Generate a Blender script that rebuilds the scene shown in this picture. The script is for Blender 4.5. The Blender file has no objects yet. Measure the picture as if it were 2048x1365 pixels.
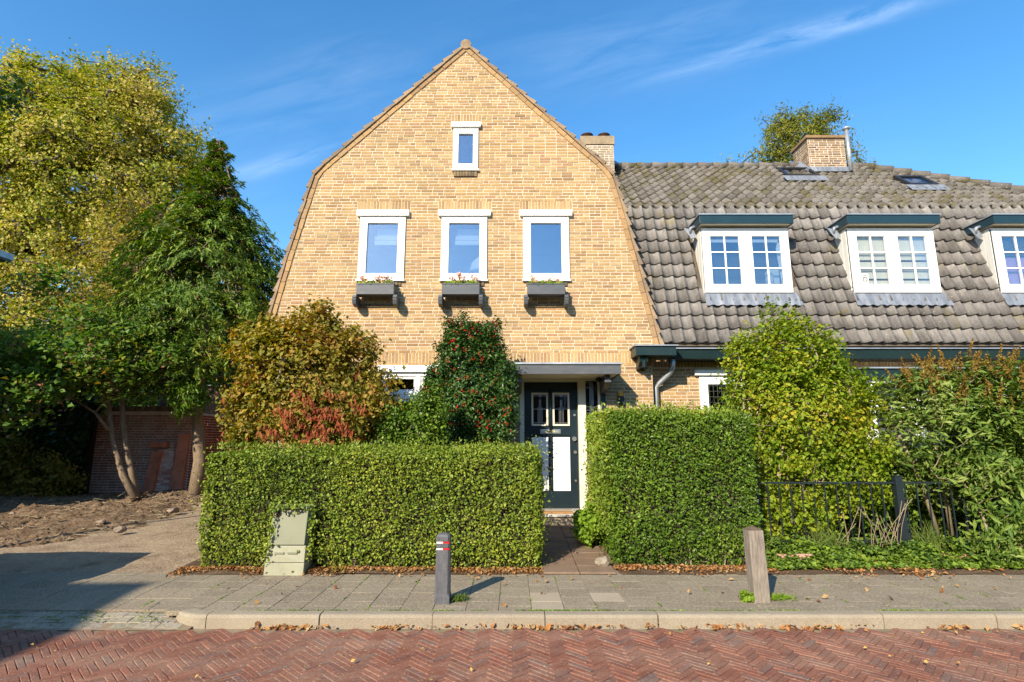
import bpy, bmesh, math, random
import numpy as np
from mathutils import Vector, Matrix
random.seed(7); RNG = np.random.default_rng(7)
R = math.radians
scene = bpy.context.scene
col = scene.collection
# ------------------------------------------------------------------ camera, light, exposure
F = 1095.0; TILT = R(10.4); EYE = 1.6
cd = bpy.data.cameras.new('camera'); cam = bpy.data.objects.new('camera', cd); col.objects.link(cam)
cd.sensor_width = 36.0; cd.lens = F / 2048 * 36; cd.clip_start = 0.05; cd.clip_end = 3000
cam.location = (0, 0, EYE); cam.rotation_euler = (R(90) + TILT, 0, 0); scene.camera = cam
SUN_EL = R(30); SUN_AZ = R(29)      # light travels towards +Y and 29 degrees to the right
world = bpy.data.worlds.new('World'); scene.world = world; world.use_nodes = True
def build_world():
    nt = world.node_tree; nt.nodes.clear(); N = nt.nodes.new; L = nt.links.new
    out = N('ShaderNodeOutputWorld'); bg = N('ShaderNodeBackground'); sky = N('ShaderNodeTexSky')
    sky.sky_type = 'NISHITA'; sky.sun_disc = False; sky.sun_elevation = SUN_EL
    sky.sun_rotation = R(180) + SUN_AZ; sky.air_density = 1.1; sky.dust_density = 0.35; sky.ozone_density = 3.0
    bg.inputs['Strength'].default_value = 0.145
    hsv = N('ShaderNodeHueSaturation'); hsv.inputs['Saturation'].default_value = 1.27; hsv.inputs['Hue'].default_value = 0.497
    hsv.inputs['Value'].default_value = 1.1
    L(sky.outputs[0], hsv.inputs['Color'])
    tc = N('ShaderNodeTexCoord'); sep = N('ShaderNodeSeparateXYZ'); L(tc.outputs['Generated'], sep.inputs[0])
    def m(op, a, b=None, c=None, clamp=False):
        n = N('ShaderNodeMath'); n.operation = op; n.use_clamp = clamp
        for i, v in enumerate((a, b, c)):
            if v is None: continue
            if isinstance(v, (int, float)): n.inputs[i].default_value = v
            else: L(v, n.inputs[i])
        return n.outputs[0]
    x, y, z = sep.outputs
    dv = m('MAXIMUM', m('ABSOLUTE', y), 0.15)
    px = m('DIVIDE', x, dv); pz = m('DIVIDE', z, dv)
    # coordinates along and across the cirrus direction
    ca, sa = math.cos(0.30), math.sin(0.30)
    al = m('ADD', m('MULTIPLY', px, ca), m('MULTIPLY', pz, sa)); ac = m('SUBTRACT', m('MULTIPLY', pz, ca), m('MULTIPLY', px, sa))
    cmb = N('ShaderNodeCombineXYZ'); L(m('MULTIPLY', al, 2.2), cmb.inputs[0]); L(m('MULTIPLY', ac, 11), cmb.inputs[1])
    n1 = N('ShaderNodeTexNoise'); n1.inputs['Scale'].default_value = 1.4; n1.inputs['Detail'].default_value = 9; n1.inputs['Roughness'].default_value = 0.62
    n1.inputs['Distortion'].default_value = 0.5; L(cmb.outputs[0], n1.inputs['Vector'])
    cm2 = N('ShaderNodeCombineXYZ'); L(px, cm2.inputs[0]); L(pz, cm2.inputs[1])
    n2 = N('ShaderNodeTexNoise'); n2.inputs['Scale'].default_value = 1.5; n2.inputs['Detail'].default_value = 2; L(cm2.outputs[0], n2.inputs['Vector'])
    def band(al0, ac0, la, wc, amp):
        a = m('DIVIDE', m('SUBTRACT', al, al0), la); c = m('DIVIDE', m('SUBTRACT', ac, ac0), wc)
        s = m('ADD', m('MULTIPLY', a, a), m('MULTIPLY', c, c))
        return m('MULTIPLY', m('POWER', 2.718, m('MULTIPLY', s, -1.0)), amp)
    gen = m('MULTIPLY', m('SUBTRACT', n2.outputs[0], 0.46, clamp=True), 0.12)
    def pt(xp, yp):
        u = (xp - 1024) / F; v = (682.5 - yp) / F; d = math.cos(TILT) - v * math.sin(TILT)
        X = u / d; Z = (math.sin(TILT) + v * math.cos(TILT)) / d
        return X * ca + Z * sa, Z * ca - X * sa
    a1 = pt(1640, 60); a2 = pt(560, 325); a3 = pt(620, 190); a4 = pt(1280, 90)
    tot = m('ADD', gen, band(a1[0], a1[1], 0.28, 0.020, 0.32))
    tot = m('ADD', tot, band(a2[0], a2[1], 0.10, 0.018, 0.2)); tot = m('ADD', tot, band(a3[0], a3[1], 0.3, 0.09, 0.06))
    tot = m('ADD', tot, band(a4[0], a4[1], 0.3, 0.06, 0.08))
    fac = m('MULTIPLY', tot, m('MULTIPLY', m('SUBTRACT', n1.outputs[0], 0.36, clamp=True), 3.0), clamp=True)
    mix = N('ShaderNodeMix'); mix.data_type = 'RGBA'; L(fac, mix.inputs[0]); L(hsv.outputs[0], mix.inputs[6])
    mix.inputs[7].default_value = (6.5, 7.4, 8.6, 1)
    L(mix.outputs[2], bg.inputs['Color']); L(bg.outputs[0], out.inputs[0])
build_world()
sd = bpy.data.lights.new('sun', 'SUN'); sun = bpy.data.objects.new('sun', sd); col.objects.link(sun)
sd.energy = 5.0; sd.angle = R(0.5); sd.color = (1.0, 0.90, 0.74)
ldir = Vector((math.sin(SUN_AZ) * math.cos(SUN_EL), math.cos(SUN_AZ) * math.cos(SUN_EL), -math.sin(SUN_EL)))
sun.rotation_euler = ldir.to_track_quat('-Z', 'Y').to_euler(); sun.location = (-20, -30, 30)
vs = scene.view_settings; vs.view_transform = 'Standard'; vs.look = 'None'; vs.exposure = 0.78; vs.gamma = 1; vs.use_curve_mapping = False
# ------------------------------------------------------------------ helpers
def at(xp, yp, Y):
    u = (xp - 1024) / F; v = (682.5 - yp) / F; d = math.cos(TILT) - v * math.sin(TILT)
    return Vector((Y * u / d, Y, EYE + Y * (math.sin(TILT) + v * math.cos(TILT)) / d))
def gz(Y):
    if Y < 6.6: return 0.1
    return 0.1 + min((Y - 6.6) * 0.058, 0.17 + max(0, (Y - 9.6)) * 0.015)
BASE = {}
def thing(name, label, cat, loc=(0, 0, 0), group=None):
    o = bpy.data.objects.new(name, None); col.objects.link(o); o.location = loc; o.empty_display_size = 0.2
    o['label'] = label; o['category'] = cat
    if group: o['group'] = group
    BASE[o.name] = Vector(loc); return o
def tag(o, label, cat, group=None):
    o['label'] = label; o['category'] = cat
    if group: o['group'] = group
    return o
def base_of(p):
    while p is not None:
        if p.name in BASE: return BASE[p.name]
        p = p.parent
    return Vector((0, 0, 0))
def link_mesh(name, me, parent, own=None):
    o = bpy.data.objects.new(name, me); col.objects.link(o)
    if parent is not None: o.parent = parent
    return o
class MB:
    def __init__(s): s.v = []; s.f = []; s.m = []; s.sm = []
    def add(s, vs_, fs, mi=0, smooth=False):
        n = len(s.v); s.v.extend([tuple(p) for p in vs_])
        for f in fs: s.f.append(tuple(i + n for i in f)); s.m.append(mi); s.sm.append(smooth)
    def box(s, x0, x1, y0, y1, z0, z1, mi=0):
        s.add([(x0, y0, z0), (x1, y0, z0), (x1, y1, z0), (x0, y1, z0), (x0, y0, z1), (x1, y0, z1), (x1, y1, z1), (x0, y1, z1)],
              [(0, 3, 2, 1), (4, 5, 6, 7), (0, 1, 5, 4), (1, 2, 6, 5), (2, 3, 7, 6), (3, 0, 4, 7)], mi)
    def prism_y(s, poly, y0, y1, mi=0):      # poly: (x,z) outline seen from -Y, counter-clockwise
        n = len(poly); v = [(x, y0, z) for x, z in poly] + [(x, y1, z) for x, z in poly]
        f = [tuple(range(n)), tuple(range(2 * n - 1, n - 1, -1))] + [(i, i + n, (i + 1) % n + n, (i + 1) % n) for i in range(n)]
        s.add(v, f, mi)
    def prism_x(s, poly, x0, x1, mi=0):      # poly: (y,z)
        n = len(poly); v = [(x0, y, z) for y, z in poly] + [(x1, y, z) for y, z in poly]
        f = [tuple(range(n)), tuple(range(2 * n - 1, n - 1, -1))] + [(i, i + n, (i + 1) % n + n, (i + 1) % n) for i in range(n)]
        s.add(v, f, mi)
    def prism_z(s, poly, z0, z1, mi=0):
        n = len(poly); v = [(x, y, z0) for x, y in poly] + [(x, y, z1) for x, y in poly]
        f = [tuple(range(n - 1, -1, -1)), tuple(range(n, 2 * n))] + [(i, (i + 1) % n, (i + 1) % n + n, i + n) for i in range(n)]
        s.add(v, f, mi)
    def quad(s, a, b, c, d, mi=0): s.add([a, b, c, d], [(0, 1, 2, 3)], mi)
    def tube(s, pts, rad, n=8, mi=0, caps=True):
        pts = [Vector(p) for p in pts]; rad = rad if isinstance(rad, (list, tuple)) else [rad] * len(pts)
        base = len(s.v); up = None
        for i, p in enumerate(pts):
            d = (pts[min(i + 1, len(pts) - 1)] - pts[max(i - 1, 0)]).normalized()
            a = d.orthogonal().normalized() if up is None else (up - d * up.dot(d)).normalized()
            up = a; b = d.cross(a)
            for k in range(n):
                t = 2 * math.pi * k / n; s.v.append(tuple(p + (a * math.cos(t) + b * math.sin(t)) * rad[i]))
        for i in range(len(pts) - 1):
            for k in range(n):
                k2 = (k + 1) % n
                s.f.append((base + i * n + k, base + i * n + k2, base + (i + 1) * n + k2, base + (i + 1) * n + k)); s.m.append(mi); s.sm.append(True)
        if caps:
            s.f.append(tuple(base + k for k in range(n - 1, -1, -1))); s.m.append(mi); s.sm.append(False)
            e = base + (len(pts) - 1) * n
            s.f.append(tuple(e + k for k in range(n))); s.m.append(mi); s.sm.append(False)
    def lathe(s, cx, cy, prof, n=12, mi=0):   # prof: (r,z)
        base = len(s.v)
        for r, z in prof:
            for k in range(n):
                t = 2 * math.pi * k / n; s.v.append((cx + r * math.cos(t), cy + r * math.sin(t), z))
        for i in range(len(prof) - 1):
            for k in range(n):
                k2 = (k + 1) % n; s.f.append((base + i * n + k, base + i * n + k2, base + (i + 1) * n + k2, base + (i + 1) * n + k)); s.m.append(mi); s.sm.append(True)
        e = base + (len(prof) - 1) * n
        s.f.append(tuple(e + k for k in range(n))); s.m.append(mi); s.sm.append(False)
        s.f.append(tuple(base + k for k in range(n - 1, -1, -1))); s.m.append(mi); s.sm.append(False)
    def mesh(s, name, mats, off=Vector((0, 0, 0))):
        me = bpy.data.meshes.new(name)
        me.from_pydata([(x - off[0], y - off[1], z - off[2]) for x, y, z in s.v], [], s.f)
        for m_ in (mats if isinstance(mats, (list, tuple)) else [mats]): me.materials.append(m_)
        me.polygons.foreach_set('material_index', s.m); me.polygons.foreach_set('use_smooth', s.sm); me.update(); return me
    def build(s, name, mats, parent=None, bevel=0, kind=None, label=None):
        me = s.mesh(name, mats, base_of(parent))
        o = link_mesh(name, me, parent)
        if bevel:
            b = o.modifiers.new('bevel', 'BEVEL'); b.width = bevel; b.segments = 2; b.limit_method = 'ANGLE'
        if kind: o['kind'] = kind
        if label: o['label'] = label
        return o
def place(name, me, parent, loc, rot=None):       # shared-mesh piece at a world location
    o = bpy.data.objects.new(name, me); col.objects.link(o); o.parent = parent
    o.location = Vector(loc) - base_of(parent)
    if rot is not None: o.rotation_euler = rot
    return o
# smooth pseudo noise for numpy points
_K = [(RNG.normal(size=3), RNG.uniform(0, 6.28)) for _ in range(7)]
def wob(P, s):
    r = np.zeros(len(P))
    for i, (k, ph) in enumerate(_K): r += np.sin((P @ k) * s * (0.6 + 0.35 * i) + ph) / (1 + 0.4 * i)
    return r / 3.0
# ------------------------------------------------------------------ materials
def nodes(name):
    m_ = bpy.data.materials.new(name); m_.use_nodes = True; nt = m_.node_tree
    return m_, nt, nt.nodes['Principled BSDF'], nt.nodes.new, nt.links.new
def ramp(N, L, fac, cols, pos=None):
    r = N('ShaderNodeValToRGB'); e = r.color_ramp.elements
    while len(e) < len(cols): e.new(0.5)
    for i, c in enumerate(cols): e[i].position = pos[i] if pos else i / (len(cols) - 1); e[i].color = (*c, 1)
    L(fac, r.inputs[0]); return r.outputs[0]
def mixc(N, L, fac, a, b, mode='MIX'):
    n = N('ShaderNodeMix'); n.data_type = 'RGBA'; n.blend_type = mode
    for s_, v in ((0, fac), (6, a), (7, b)):
        if isinstance(v, (int, float)): n.inputs[s_].default_value = v
        elif isinstance(v, tuple): n.inputs[s_].default_value = (*v, 1)
        else: L(v, n.inputs[s_])
    return n.outputs[2]
def noise(N, L, scale, detail=5, rough=0.6, vec=None, dist=0):
    n = N('ShaderNodeTexNoise'); n.inputs['Scale'].default_value = scale; n.inputs['Detail'].default_value = detail
    n.inputs['Roughness'].default_value = rough; n.inputs['Distortion'].default_value = dist
    if vec is not None: L(vec, n.inputs['Vector'])
    return n.outputs[0]
def wpos(N): return N('ShaderNodeNewGeometry').outputs['Position']
def rnd(N, L):
    g = N('ShaderNodeNewGeometry'); o = N('ShaderNodeObjectInfo'); a = N('ShaderNodeMath'); a.operation = 'ADD'
    L(g.outputs['Random Per Island'], a.inputs[0]); L(o.outputs['Random'], a.inputs[1])
    f = N('ShaderNodeMath'); f.operation = 'FRACT'; L(a.outputs[0], f.inputs[0]); return f.outputs[0]
def bump(N, L, b, h, strength=0.4, dist=0.01):
    n = N('ShaderNodeBump'); n.inputs['Strength'].default_value = strength; n.inputs['Distance'].default_value = dist
    L(h, n.inputs['Height']); L(n.outputs[0], b.inputs['Normal'])
def piece_mat(name, cols, rough=0.85, dirt=(0.1, 0.08, 0.05), dirt_amt=0.35, scale=3.0, fine=60, bs=0.4, bd=0.004, spots=None, stretch=None, spec=0.12, lichen=None):
    m_, nt, b, N, L = nodes(name); P = wpos(N)
    if stretch:
        mp = N('ShaderNodeMapping'); mp.inputs['Scale'].default_value = stretch; L(P, mp.inputs[0]); PS = mp.outputs[0]
    else: PS = P
    c = ramp(N, L, rnd(N, L), cols)
    big = noise(N, L, scale, 6, 0.65, PS)
    c = mixc(N, L, ramp(N, L, big, [(0, 0, 0), (dirt_amt,) * 3], [0.42, 0.75]), c, dirt)
    fn = noise(N, L, fine, 4, 0.7, P)
    c = mixc(N, L, 0.55, c, ramp(N, L, fn, [(0.25,) * 3, (0.5,) * 3, (0.78,) * 3], [0.3, 0.5, 0.72]), 'OVERLAY')
    if spots:
        sp = noise(N, L, spots[1], 3, 0.5, P)
        c = mixc(N, L, ramp(N, L, sp, [(0, 0, 0), (spots[3],) * 3], [spots[2], spots[2] + 0.05]), c, spots[0])
    if lichen:
        ln = noise(N, L, lichen[1], 6, 0.7, P); c = mixc(N, L, ramp(N, L, ln, [(0, 0, 0), (lichen[3],) * 3], [lichen[2], lichen[2] + 0.08]), c, lichen[0])
    L(c, b.inputs['Base Color']); b.inputs['Roughness'].default_value = rough
    b.inputs['Specular IOR Level'].default_value = spec
    bump(N, L, b, fn, bs, bd); return m_
def plain_mat(name, c0, rough=0.5, var=0.12, scale=6, metal=0, dirt=None, bs=0.1, stretch=(1, 1, 1)):
    m_, nt, b, N, L = nodes(name); P = wpos(N)
    mp = N('ShaderNodeMapping'); mp.inputs['Scale'].default_value = stretch; L(P, mp.inputs[0])
    n = noise(N, L, scale, 7, 0.65, mp.outputs[0])
    c = ramp(N, L, n, [tuple(x * (1 - var) for x in c0), tuple(min(1, x * (1 + var)) for x in c0)], [0.3, 0.7])
    if dirt: c = mixc(N, L, ramp(N, L, noise(N, L, scale * 0.6, 8, 0.75, mp.outputs[0]), [(0, 0, 0), (dirt[3],) * 3], [0.48, 0.66]), c, dirt[:3])
    L(c, b.inputs['Base Color']); b.inputs['Roughness'].default_value = rough; b.inputs['Metallic'].default_value = metal
    b.inputs['Specular IOR Level'].default_value = 0.35
    bump(N, L, b, noise(N, L, scale * 12, 4, 0.6, mp.outputs[0]), bs, 0.003); return m_
def leaf_mat(name, cols, rough=0.4, trans=0.38, clump=1.2, tint=None, spec=0.18):
    m_, nt, b, N, L = nodes(name); out = nt.nodes['Material Output']
    g = N('ShaderNodeNewGeometry')
    n = noise(N, L, clump, 3, 0.6, g.outputs['Position'])
    a = N('ShaderNodeMath'); a.operation = 'MULTIPLY_ADD'; L(g.outputs['Random Per Island'], a.inputs[0]); a.inputs[1].default_value = 0.62
    s2 = N('ShaderNodeMath'); s2.operation = 'MULTIPLY_ADD'; L(n, s2.inputs[0]); s2.inputs[1].default_value = 1.1; s2.inputs[2].default_value = -0.36; L(s2.outputs[0], a.inputs[2])
    c = ramp(N, L, a.outputs[0], cols)
    L(c, b.inputs['Base Color']); b.inputs['Roughness'].default_value = rough; b.inputs['Specular IOR Level'].default_value = spec
    t = N('ShaderNodeBsdfTranslucent'); h = N('ShaderNodeHueSaturation'); h.inputs['Saturation'].default_value = 1.15; h.inputs['Value'].default_value = 1.25
    L(c, h.inputs['Color']); L(h.outputs[0], t.inputs[0])
    mx = N('ShaderNodeMixShader'); mx.inputs[0].default_value = trans; L(b.outputs[0], mx.inputs[1]); L(t.outputs[0], mx.inputs[2]); L(mx.outputs[0], out.inputs[0])
    return m_
M = {}
M['brick'] = piece_mat('yellow_brick', [(0.25, 0.15, 0.075), (0.37, 0.235, 0.105), (0.42, 0.275, 0.122), (0.375, 0.23, 0.10), (0.45, 0.305, 0.145), (0.40, 0.255, 0.11), (0.35, 0.195, 0.10), (0.31, 0.21, 0.10)], 0.9, (0.22, 0.15, 0.07), 0.42, 1.5, 45, 0.5, 0.004, stretch=(1.6, 1, 0.55))
M['brick_dark'] = piece_mat('weathered_sill_brick', [(0.14, 0.10, 0.06), (0.24, 0.17, 0.09), (0.10, 0.08, 0.06)], 0.9, (0.05, 0.04, 0.03), 0.6, 5, 50, 0.5, 0.004)
M['brick_chim'] = piece_mat('chimney_brick', [(0.17, 0.10, 0.05), (0.27, 0.17, 0.085), (0.32, 0.21, 0.115), (0.13, 0.08, 0.05)], 0.92, (0.09, 0.06, 0.04), 0.6, 2.5, 40, 0.6, 0.005)
M['chim_pale'] = piece_mat('pale_chimney_brick', [(0.34, 0.26, 0.165), (0.28, 0.20, 0.12), (0.38, 0.31, 0.21)], 0.92, (0.12, 0.09, 0.06), 0.6, 3, 40, 0.6, 0.005)
M['mortar'] = plain_mat('mortar', (0.57, 0.48, 0.355), 0.95, 0.12, 4, dirt=(0.45, 0.38, 0.29, 0.5))
M['brick_red'] = piece_mat('old_red_brick', [(0.34, 0.13, 0.085), (0.44, 0.18, 0.12), (0.27, 0.13, 0.10), (0.50, 0.26, 0.18)], 0.92, (0.45, 0.36, 0.30), 0.65, 1.1, 35, 0.6, 0.005)
M['brick_flaky'] = piece_mat('whitewashed_brick', [(0.60, 0.52, 0.46), (0.42, 0.17, 0.11), (0.66, 0.60, 0.54), (0.36, 0.13, 0.08)], 0.95, (0.7, 0.64, 0.58), 0.7, 3, 30)
M['mortar_red'] = plain_mat('grey_mortar', (0.60, 0.52, 0.44), 0.95, 0.2, 5)
M['brick_deep'] = piece_mat('red_garden_wall_brick', [(0.25, 0.055, 0.03), (0.31, 0.075, 0.04)], 0.9, (0.12, 0.04, 0.03), 0.4, 2, 35)
M['clinker'] = piece_mat('road_clinker', [(0.165, 0.068, 0.045), (0.215, 0.088, 0.056), (0.19, 0.078, 0.052), (0.255, 0.105, 0.066), (0.145, 0.068, 0.052), (0.21, 0.082, 0.050), (0.155, 0.10, 0.082)], 0.75, (0.33, 0.22, 0.155), 0.60, 1.6, 60, 0.6, 0.004, stretch=(0.6, 1.6, 1), spots=((0.36, 0.27, 0.2), 40, 0.62, 0.5))
M['joint'] = plain_mat('sand_joint', (0.23, 0.16, 0.105), 0.97, 0.35, 9, dirt=(0.10, 0.14, 0.03, 0.5))
M['tile_pave'] = piece_mat('pavement_slab', [(0.19, 0.152, 0.105), (0.23, 0.185, 0.128), (0.21, 0.168, 0.117), (0.25, 0.202, 0.142)], 0.9, (0.34, 0.28, 0.19), 0.45, 1.6, 48, 1.0, 0.006, spots=((0.42, 0.36, 0.27), 75, 0.56, 0.6))
M['tile_pale'] = piece_mat('pale_slab', [(0.34, 0.28, 0.20), (0.38, 0.31, 0.22)], 0.9, (0.22, 0.18, 0.13), 0.35, 2, 90, 0.6, 0.003)
M['paver'] = piece_mat('driveway_paver', [(0.22, 0.19, 0.14), (0.29, 0.25, 0.19), (0.25, 0.21, 0.17)], 0.92, (0.36, 0.31, 0.2), 0.6, 2.5, 45, 1.0, 0.006, spots=((0.12, 0.13, 0.05), 26, 0.6, 0.5))
M['kerb'] = piece_mat('concrete_kerb', [(0.27, 0.225, 0.165), (0.32, 0.27, 0.195), (0.29, 0.24, 0.175)], 0.92, (0.2, 0.15, 0.1), 0.4, 2, 110, 0.9, 0.004, spots=((0.19, 0.15, 0.10), 160, 0.6, 0.45))
M['roof'] = piece_mat('grey_brown_pantile', [(0.145, 0.130, 0.118), (0.225, 0.203, 0.182), (0.185, 0.168, 0.152), (0.265, 0.240, 0.215), (0.17, 0.155, 0.145)], 0.8, (0.055, 0.047, 0.040), 0.75, 3.0, 55, 0.5, 0.004, spots=((0.40, 0.38, 0.32), 22, 0.67, 0.8), stretch=(3.2, 1, 0.7), lichen=((0.20, 0.16, 0.06), 1.7, 0.60, 0.6))
M['roof_moss'] = piece_mat('mossy_pantile', [(0.095, 0.084, 0.073), (0.14, 0.124, 0.108), (0.175, 0.156, 0.137)], 0.85, (0.07, 0.056, 0.028), 0.7, 2.2, 55, 0.5, 0.004, spots=((0.38, 0.36, 0.28), 26, 0.64, 0.8), lichen=((0.10, 0.085, 0.03), 2.2, 0.54, 0.7))
M['verge'] = piece_mat('verge_brick', [(0.33, 0.20, 0.09), (0.42, 0.26, 0.12), (0.28, 0.17, 0.09)], 0.92, (0.22, 0.17, 0.11), 0.6, 3, 40)
M['verge_tile'] = piece_mat('verge_tile', [(0.24, 0.16, 0.10), (0.33, 0.23, 0.14), (0.19, 0.14, 0.10)], 0.9, (0.10, 0.08, 0.06), 0.6, 4, 40)
M['white'] = plain_mat('white_paint', (0.82, 0.81, 0.77), 0.45, 0.03, 3, dirt=(0.6, 0.56, 0.48, 0.15), bs=0.05)
M['cream'] = plain_mat('cream_paint', (0.74, 0.67, 0.50), 0.5, 0.05, 3, dirt=(0.5, 0.44, 0.3, 0.3), bs=0.05)
M['cheek'] = plain_mat('weathered_cheek_paint', (0.66, 0.63, 0.56), 0.6, 0.06, 3, dirt=(0.42, 0.38, 0.3, 0.4), stretch=(1, 4, 0.6))
M['green'] = plain_mat('dark_green_paint', (0.011, 0.026, 0.027), 0.35, 0.2, 3, dirt=(0.03, 0.045, 0.04, 0.4), bs=0.06)
M['teal'] = plain_mat('petrol_paint', (0.013, 0.036, 0.047), 0.35, 0.12, 2, bs=0.04)
M['anthra'] = plain_mat('anthracite_paint', (0.075, 0.08, 0.088), 0.5, 0.15, 4, dirt=(0.16, 0.15, 0.13, 0.4), bs=0.1, stretch=(1, 1, 4))
M['door'] = plain_mat('blue_black_door_paint', (0.012, 0.022, 0.028), 0.3, 0.2, 3, bs=0.06)
M['zinc'] = plain_mat('zinc', (0.42, 0.45, 0.48), 0.45, 0.2, 5, 0.6, dirt=(0.2, 0.2, 0.2, 0.5))
M['lead'] = plain_mat('lead_sheet', (0.20, 0.215, 0.24), 0.5, 0.3, 4, 0.3, dirt=(0.36, 0.37, 0.39, 0.7), bs=0.3, stretch=(3, 1, .7))
M['black'] = plain_mat('black_plastic', (0.02, 0.02, 0.022), 0.45, 0.2, 8)
M['steel'] = plain_mat('brushed_steel', (0.62, 0.60, 0.56), 0.3, 0.1, 8, 0.9)
M['copper'] = plain_mat('rusty_metal', (0.07, 0.035, 0.025), 0.6, 0.3, 12, 0.5)
M['rail'] = plain_mat('fence_paint', (0.016, 0.024, 0.028), 0.35, 0.2, 6, bs=0.08)
M['wood'] = plain_mat('weathered_hardwood', (0.235, 0.195, 0.155), 0.9, 0.4, 7, dirt=(0.13, 0.11, 0.08, 0.7), bs=0.7, stretch=(9, 9, 1.0))
M['wood_top'] = plain_mat('weathered_end_grain', (0.11, 0.075, 0.05), 0.9, 0.4, 14, bs=0.6)
M['plastic'] = plain_mat('recycled_plastic', (0.088, 0.088, 0.095), 0.6, 0.25, 12, dirt=(0.17, 0.165, 0.16, 0.4), bs=0.6, stretch=(4, 4, 1))
M['red'] = plain_mat('red_reflector', (0.55, 0.015, 0.015), 0.35, 0.1, 6)
M['refl_white'] = plain_mat('white_reflector', (0.75, 0.72, 0.66), 0.35, 0.1, 6)
M['cabinet'] = plain_mat('olive_green_cabinet', (0.215, 0.22, 0.145), 0.55, 0.10, 2.2, dirt=(0.29, 0.29, 0.19, 0.6), bs=0.12)
M['cabinet_pale'] = plain_mat('faded_cabinet_edge', (0.29, 0.285, 0.19), 0.6, 0.14, 5, dirt=(0.40, 0.39, 0.30, 0.6))
M['mat'] = plain_mat('coir', (0.36, 0.19, 0.07), 0.98, 0.3, 40, bs=1.0)
M['stone'] = plain_mat('step_stone', (0.48, 0.45, 0.39), 0.8, 0.18, 10, dirt=(0.25, 0.2, 0.14, 0.5), bs=0.3)
M['path'] = piece_mat('path_slab', [(0.17, 0.11, 0.075), (0.22, 0.15, 0.10), (0.19, 0.13, 0.09)], 0.92, (0.1, 0.075, 0.045), 0.5, 3, 60, 0.8, 0.004)
M['plaster'] = plain_mat('flaking_plaster', (0.55, 0.24, 0.15), 0.95, 0.25, 6, dirt=(0.78, 0.72, 0.64, 0.95), bs=0.4)
M['plaster2'] = plain_mat('salmon_plaster', (0.58, 0.22, 0.13), 0.95, 0.3, 5, dirt=(0.2, 0.09, 0.06, 0.6), bs=0.4)
M['inside'] = plain_mat('dim_room_wall', (0.05, 0.048, 0.045), 0.9, 0.1, 2)  # near-black, the dimness of the rooms is put into the colour
M['blind'] = plain_mat('roman_blind', (0.8, 0.8, 0.76), 0.8, 0.03, 2)
M['curtain'] = plain_mat('cream_net_curtain', (0.72, 0.68, 0.54), 0.85, 0.08, 4, stretch=(14, 1, 1))
M['purple'] = plain_mat('lilac_curtain', (0.42, 0.25, 0.48), 0.85, 0.1, 4, stretch=(14, 1, 1))
M['amber'] = plain_mat('amber_glass', (0.75, 0.33, 0.02), 0.3, 0.1, 5)
M['petal'] = plain_mat('salmon_petals', (0.82, 0.42, 0.30), 0.6, 0.35, 30)
M['pink'] = plain_mat('pale_pink_petals', (0.85, 0.62, 0.55), 0.6, 0.2, 30)
M['berry'] = plain_mat('red_berry', (0.58, 0.012, 0.010), 0.25, 0.15, 30)
M['red_leaf'] = leaf_mat('dead_red_leaf', [(0.09, 0.020, 0.010), (0.22, 0.040, 0.018), (0.32, 0.085, 0.03), (0.24, 0.14, 0.04)], 0.7, 0.25, 3)
M['bark'] = plain_mat('grey_bark', (0.21, 0.15, 0.095), 0.95, 0.35, 14, dirt=(0.10, 0.08, 0.05, 0.7), bs=0.9, stretch=(3, 3, 0.6))
M['bark_dark'] = plain_mat('dark_bark', (0.085, 0.065, 0.048), 0.95, 0.35, 12, bs=0.9, stretch=(3, 3, .7))
M['twig'] = plain_mat('pale_twig', (0.27, 0.21, 0.13), 0.9, 0.3, 12)
M['core'] = plain_mat('hedge_twigs', (0.030, 0.024, 0.014), 0.98, 0.5, 20, bs=1.0)  # twig mass coloured near-black, so shade between the leaves is in the colour
def ground_mat(name, cols, scale, bs=0.6, bd=0.03, fine=30):
    m_, nt, b, N, L = nodes(name); P = wpos(N); n = noise(N, L, scale, 9, 0.68, P, 0.4); f = noise(N, L, fine, 6, 0.7, P)
    c = ramp(N, L, n, cols, [0.28 + 0.44 * i / (len(cols) - 1) for i in range(len(cols))])
    c = mixc(N, L, 0.6, c, ramp(N, L, f, [(0.28,) * 3, (0.5,) * 3, (0.75,) * 3], [0.3, 0.5, 0.7]), 'OVERLAY')
    L(c, b.inputs['Base Color']); b.inputs['Roughness'].default_value = 0.97; b.inputs['Specular IOR Level'].default_value = 0.15
    bump(N, L, b, f, bs, bd); return m_
M['ground'] = ground_mat('earth_and_grass', [(0.05, 0.07, 0.02), (0.10, 0.10, 0.04), (0.12, 0.09, 0.05)], 0.6)
M['soil'] = ground_mat('garden_soil', [(0.07, 0.045, 0.028), (0.13, 0.085, 0.05), (0.20, 0.13, 0.08)], 3, 0.9)
M['sand'] = ground_mat('driveway_sand', [(0.17, 0.12, 0.075), (0.29, 0.21, 0.135), (0.36, 0.27, 0.175), (0.25, 0.18, 0.115)], 2.2, 1.0, 0.03, 24)
M['dug'] = ground_mat('dug_soil', [(0.10, 0.062, 0.036), (0.22, 0.145, 0.085), (0.37, 0.26, 0.16)], 3.5, 1.0, 0.08, 16)
M['rubble'] = plain_mat('dusty_rubble', (0.24, 0.18, 0.13), 0.95, 0.35, 20, bs=0.8)
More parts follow.
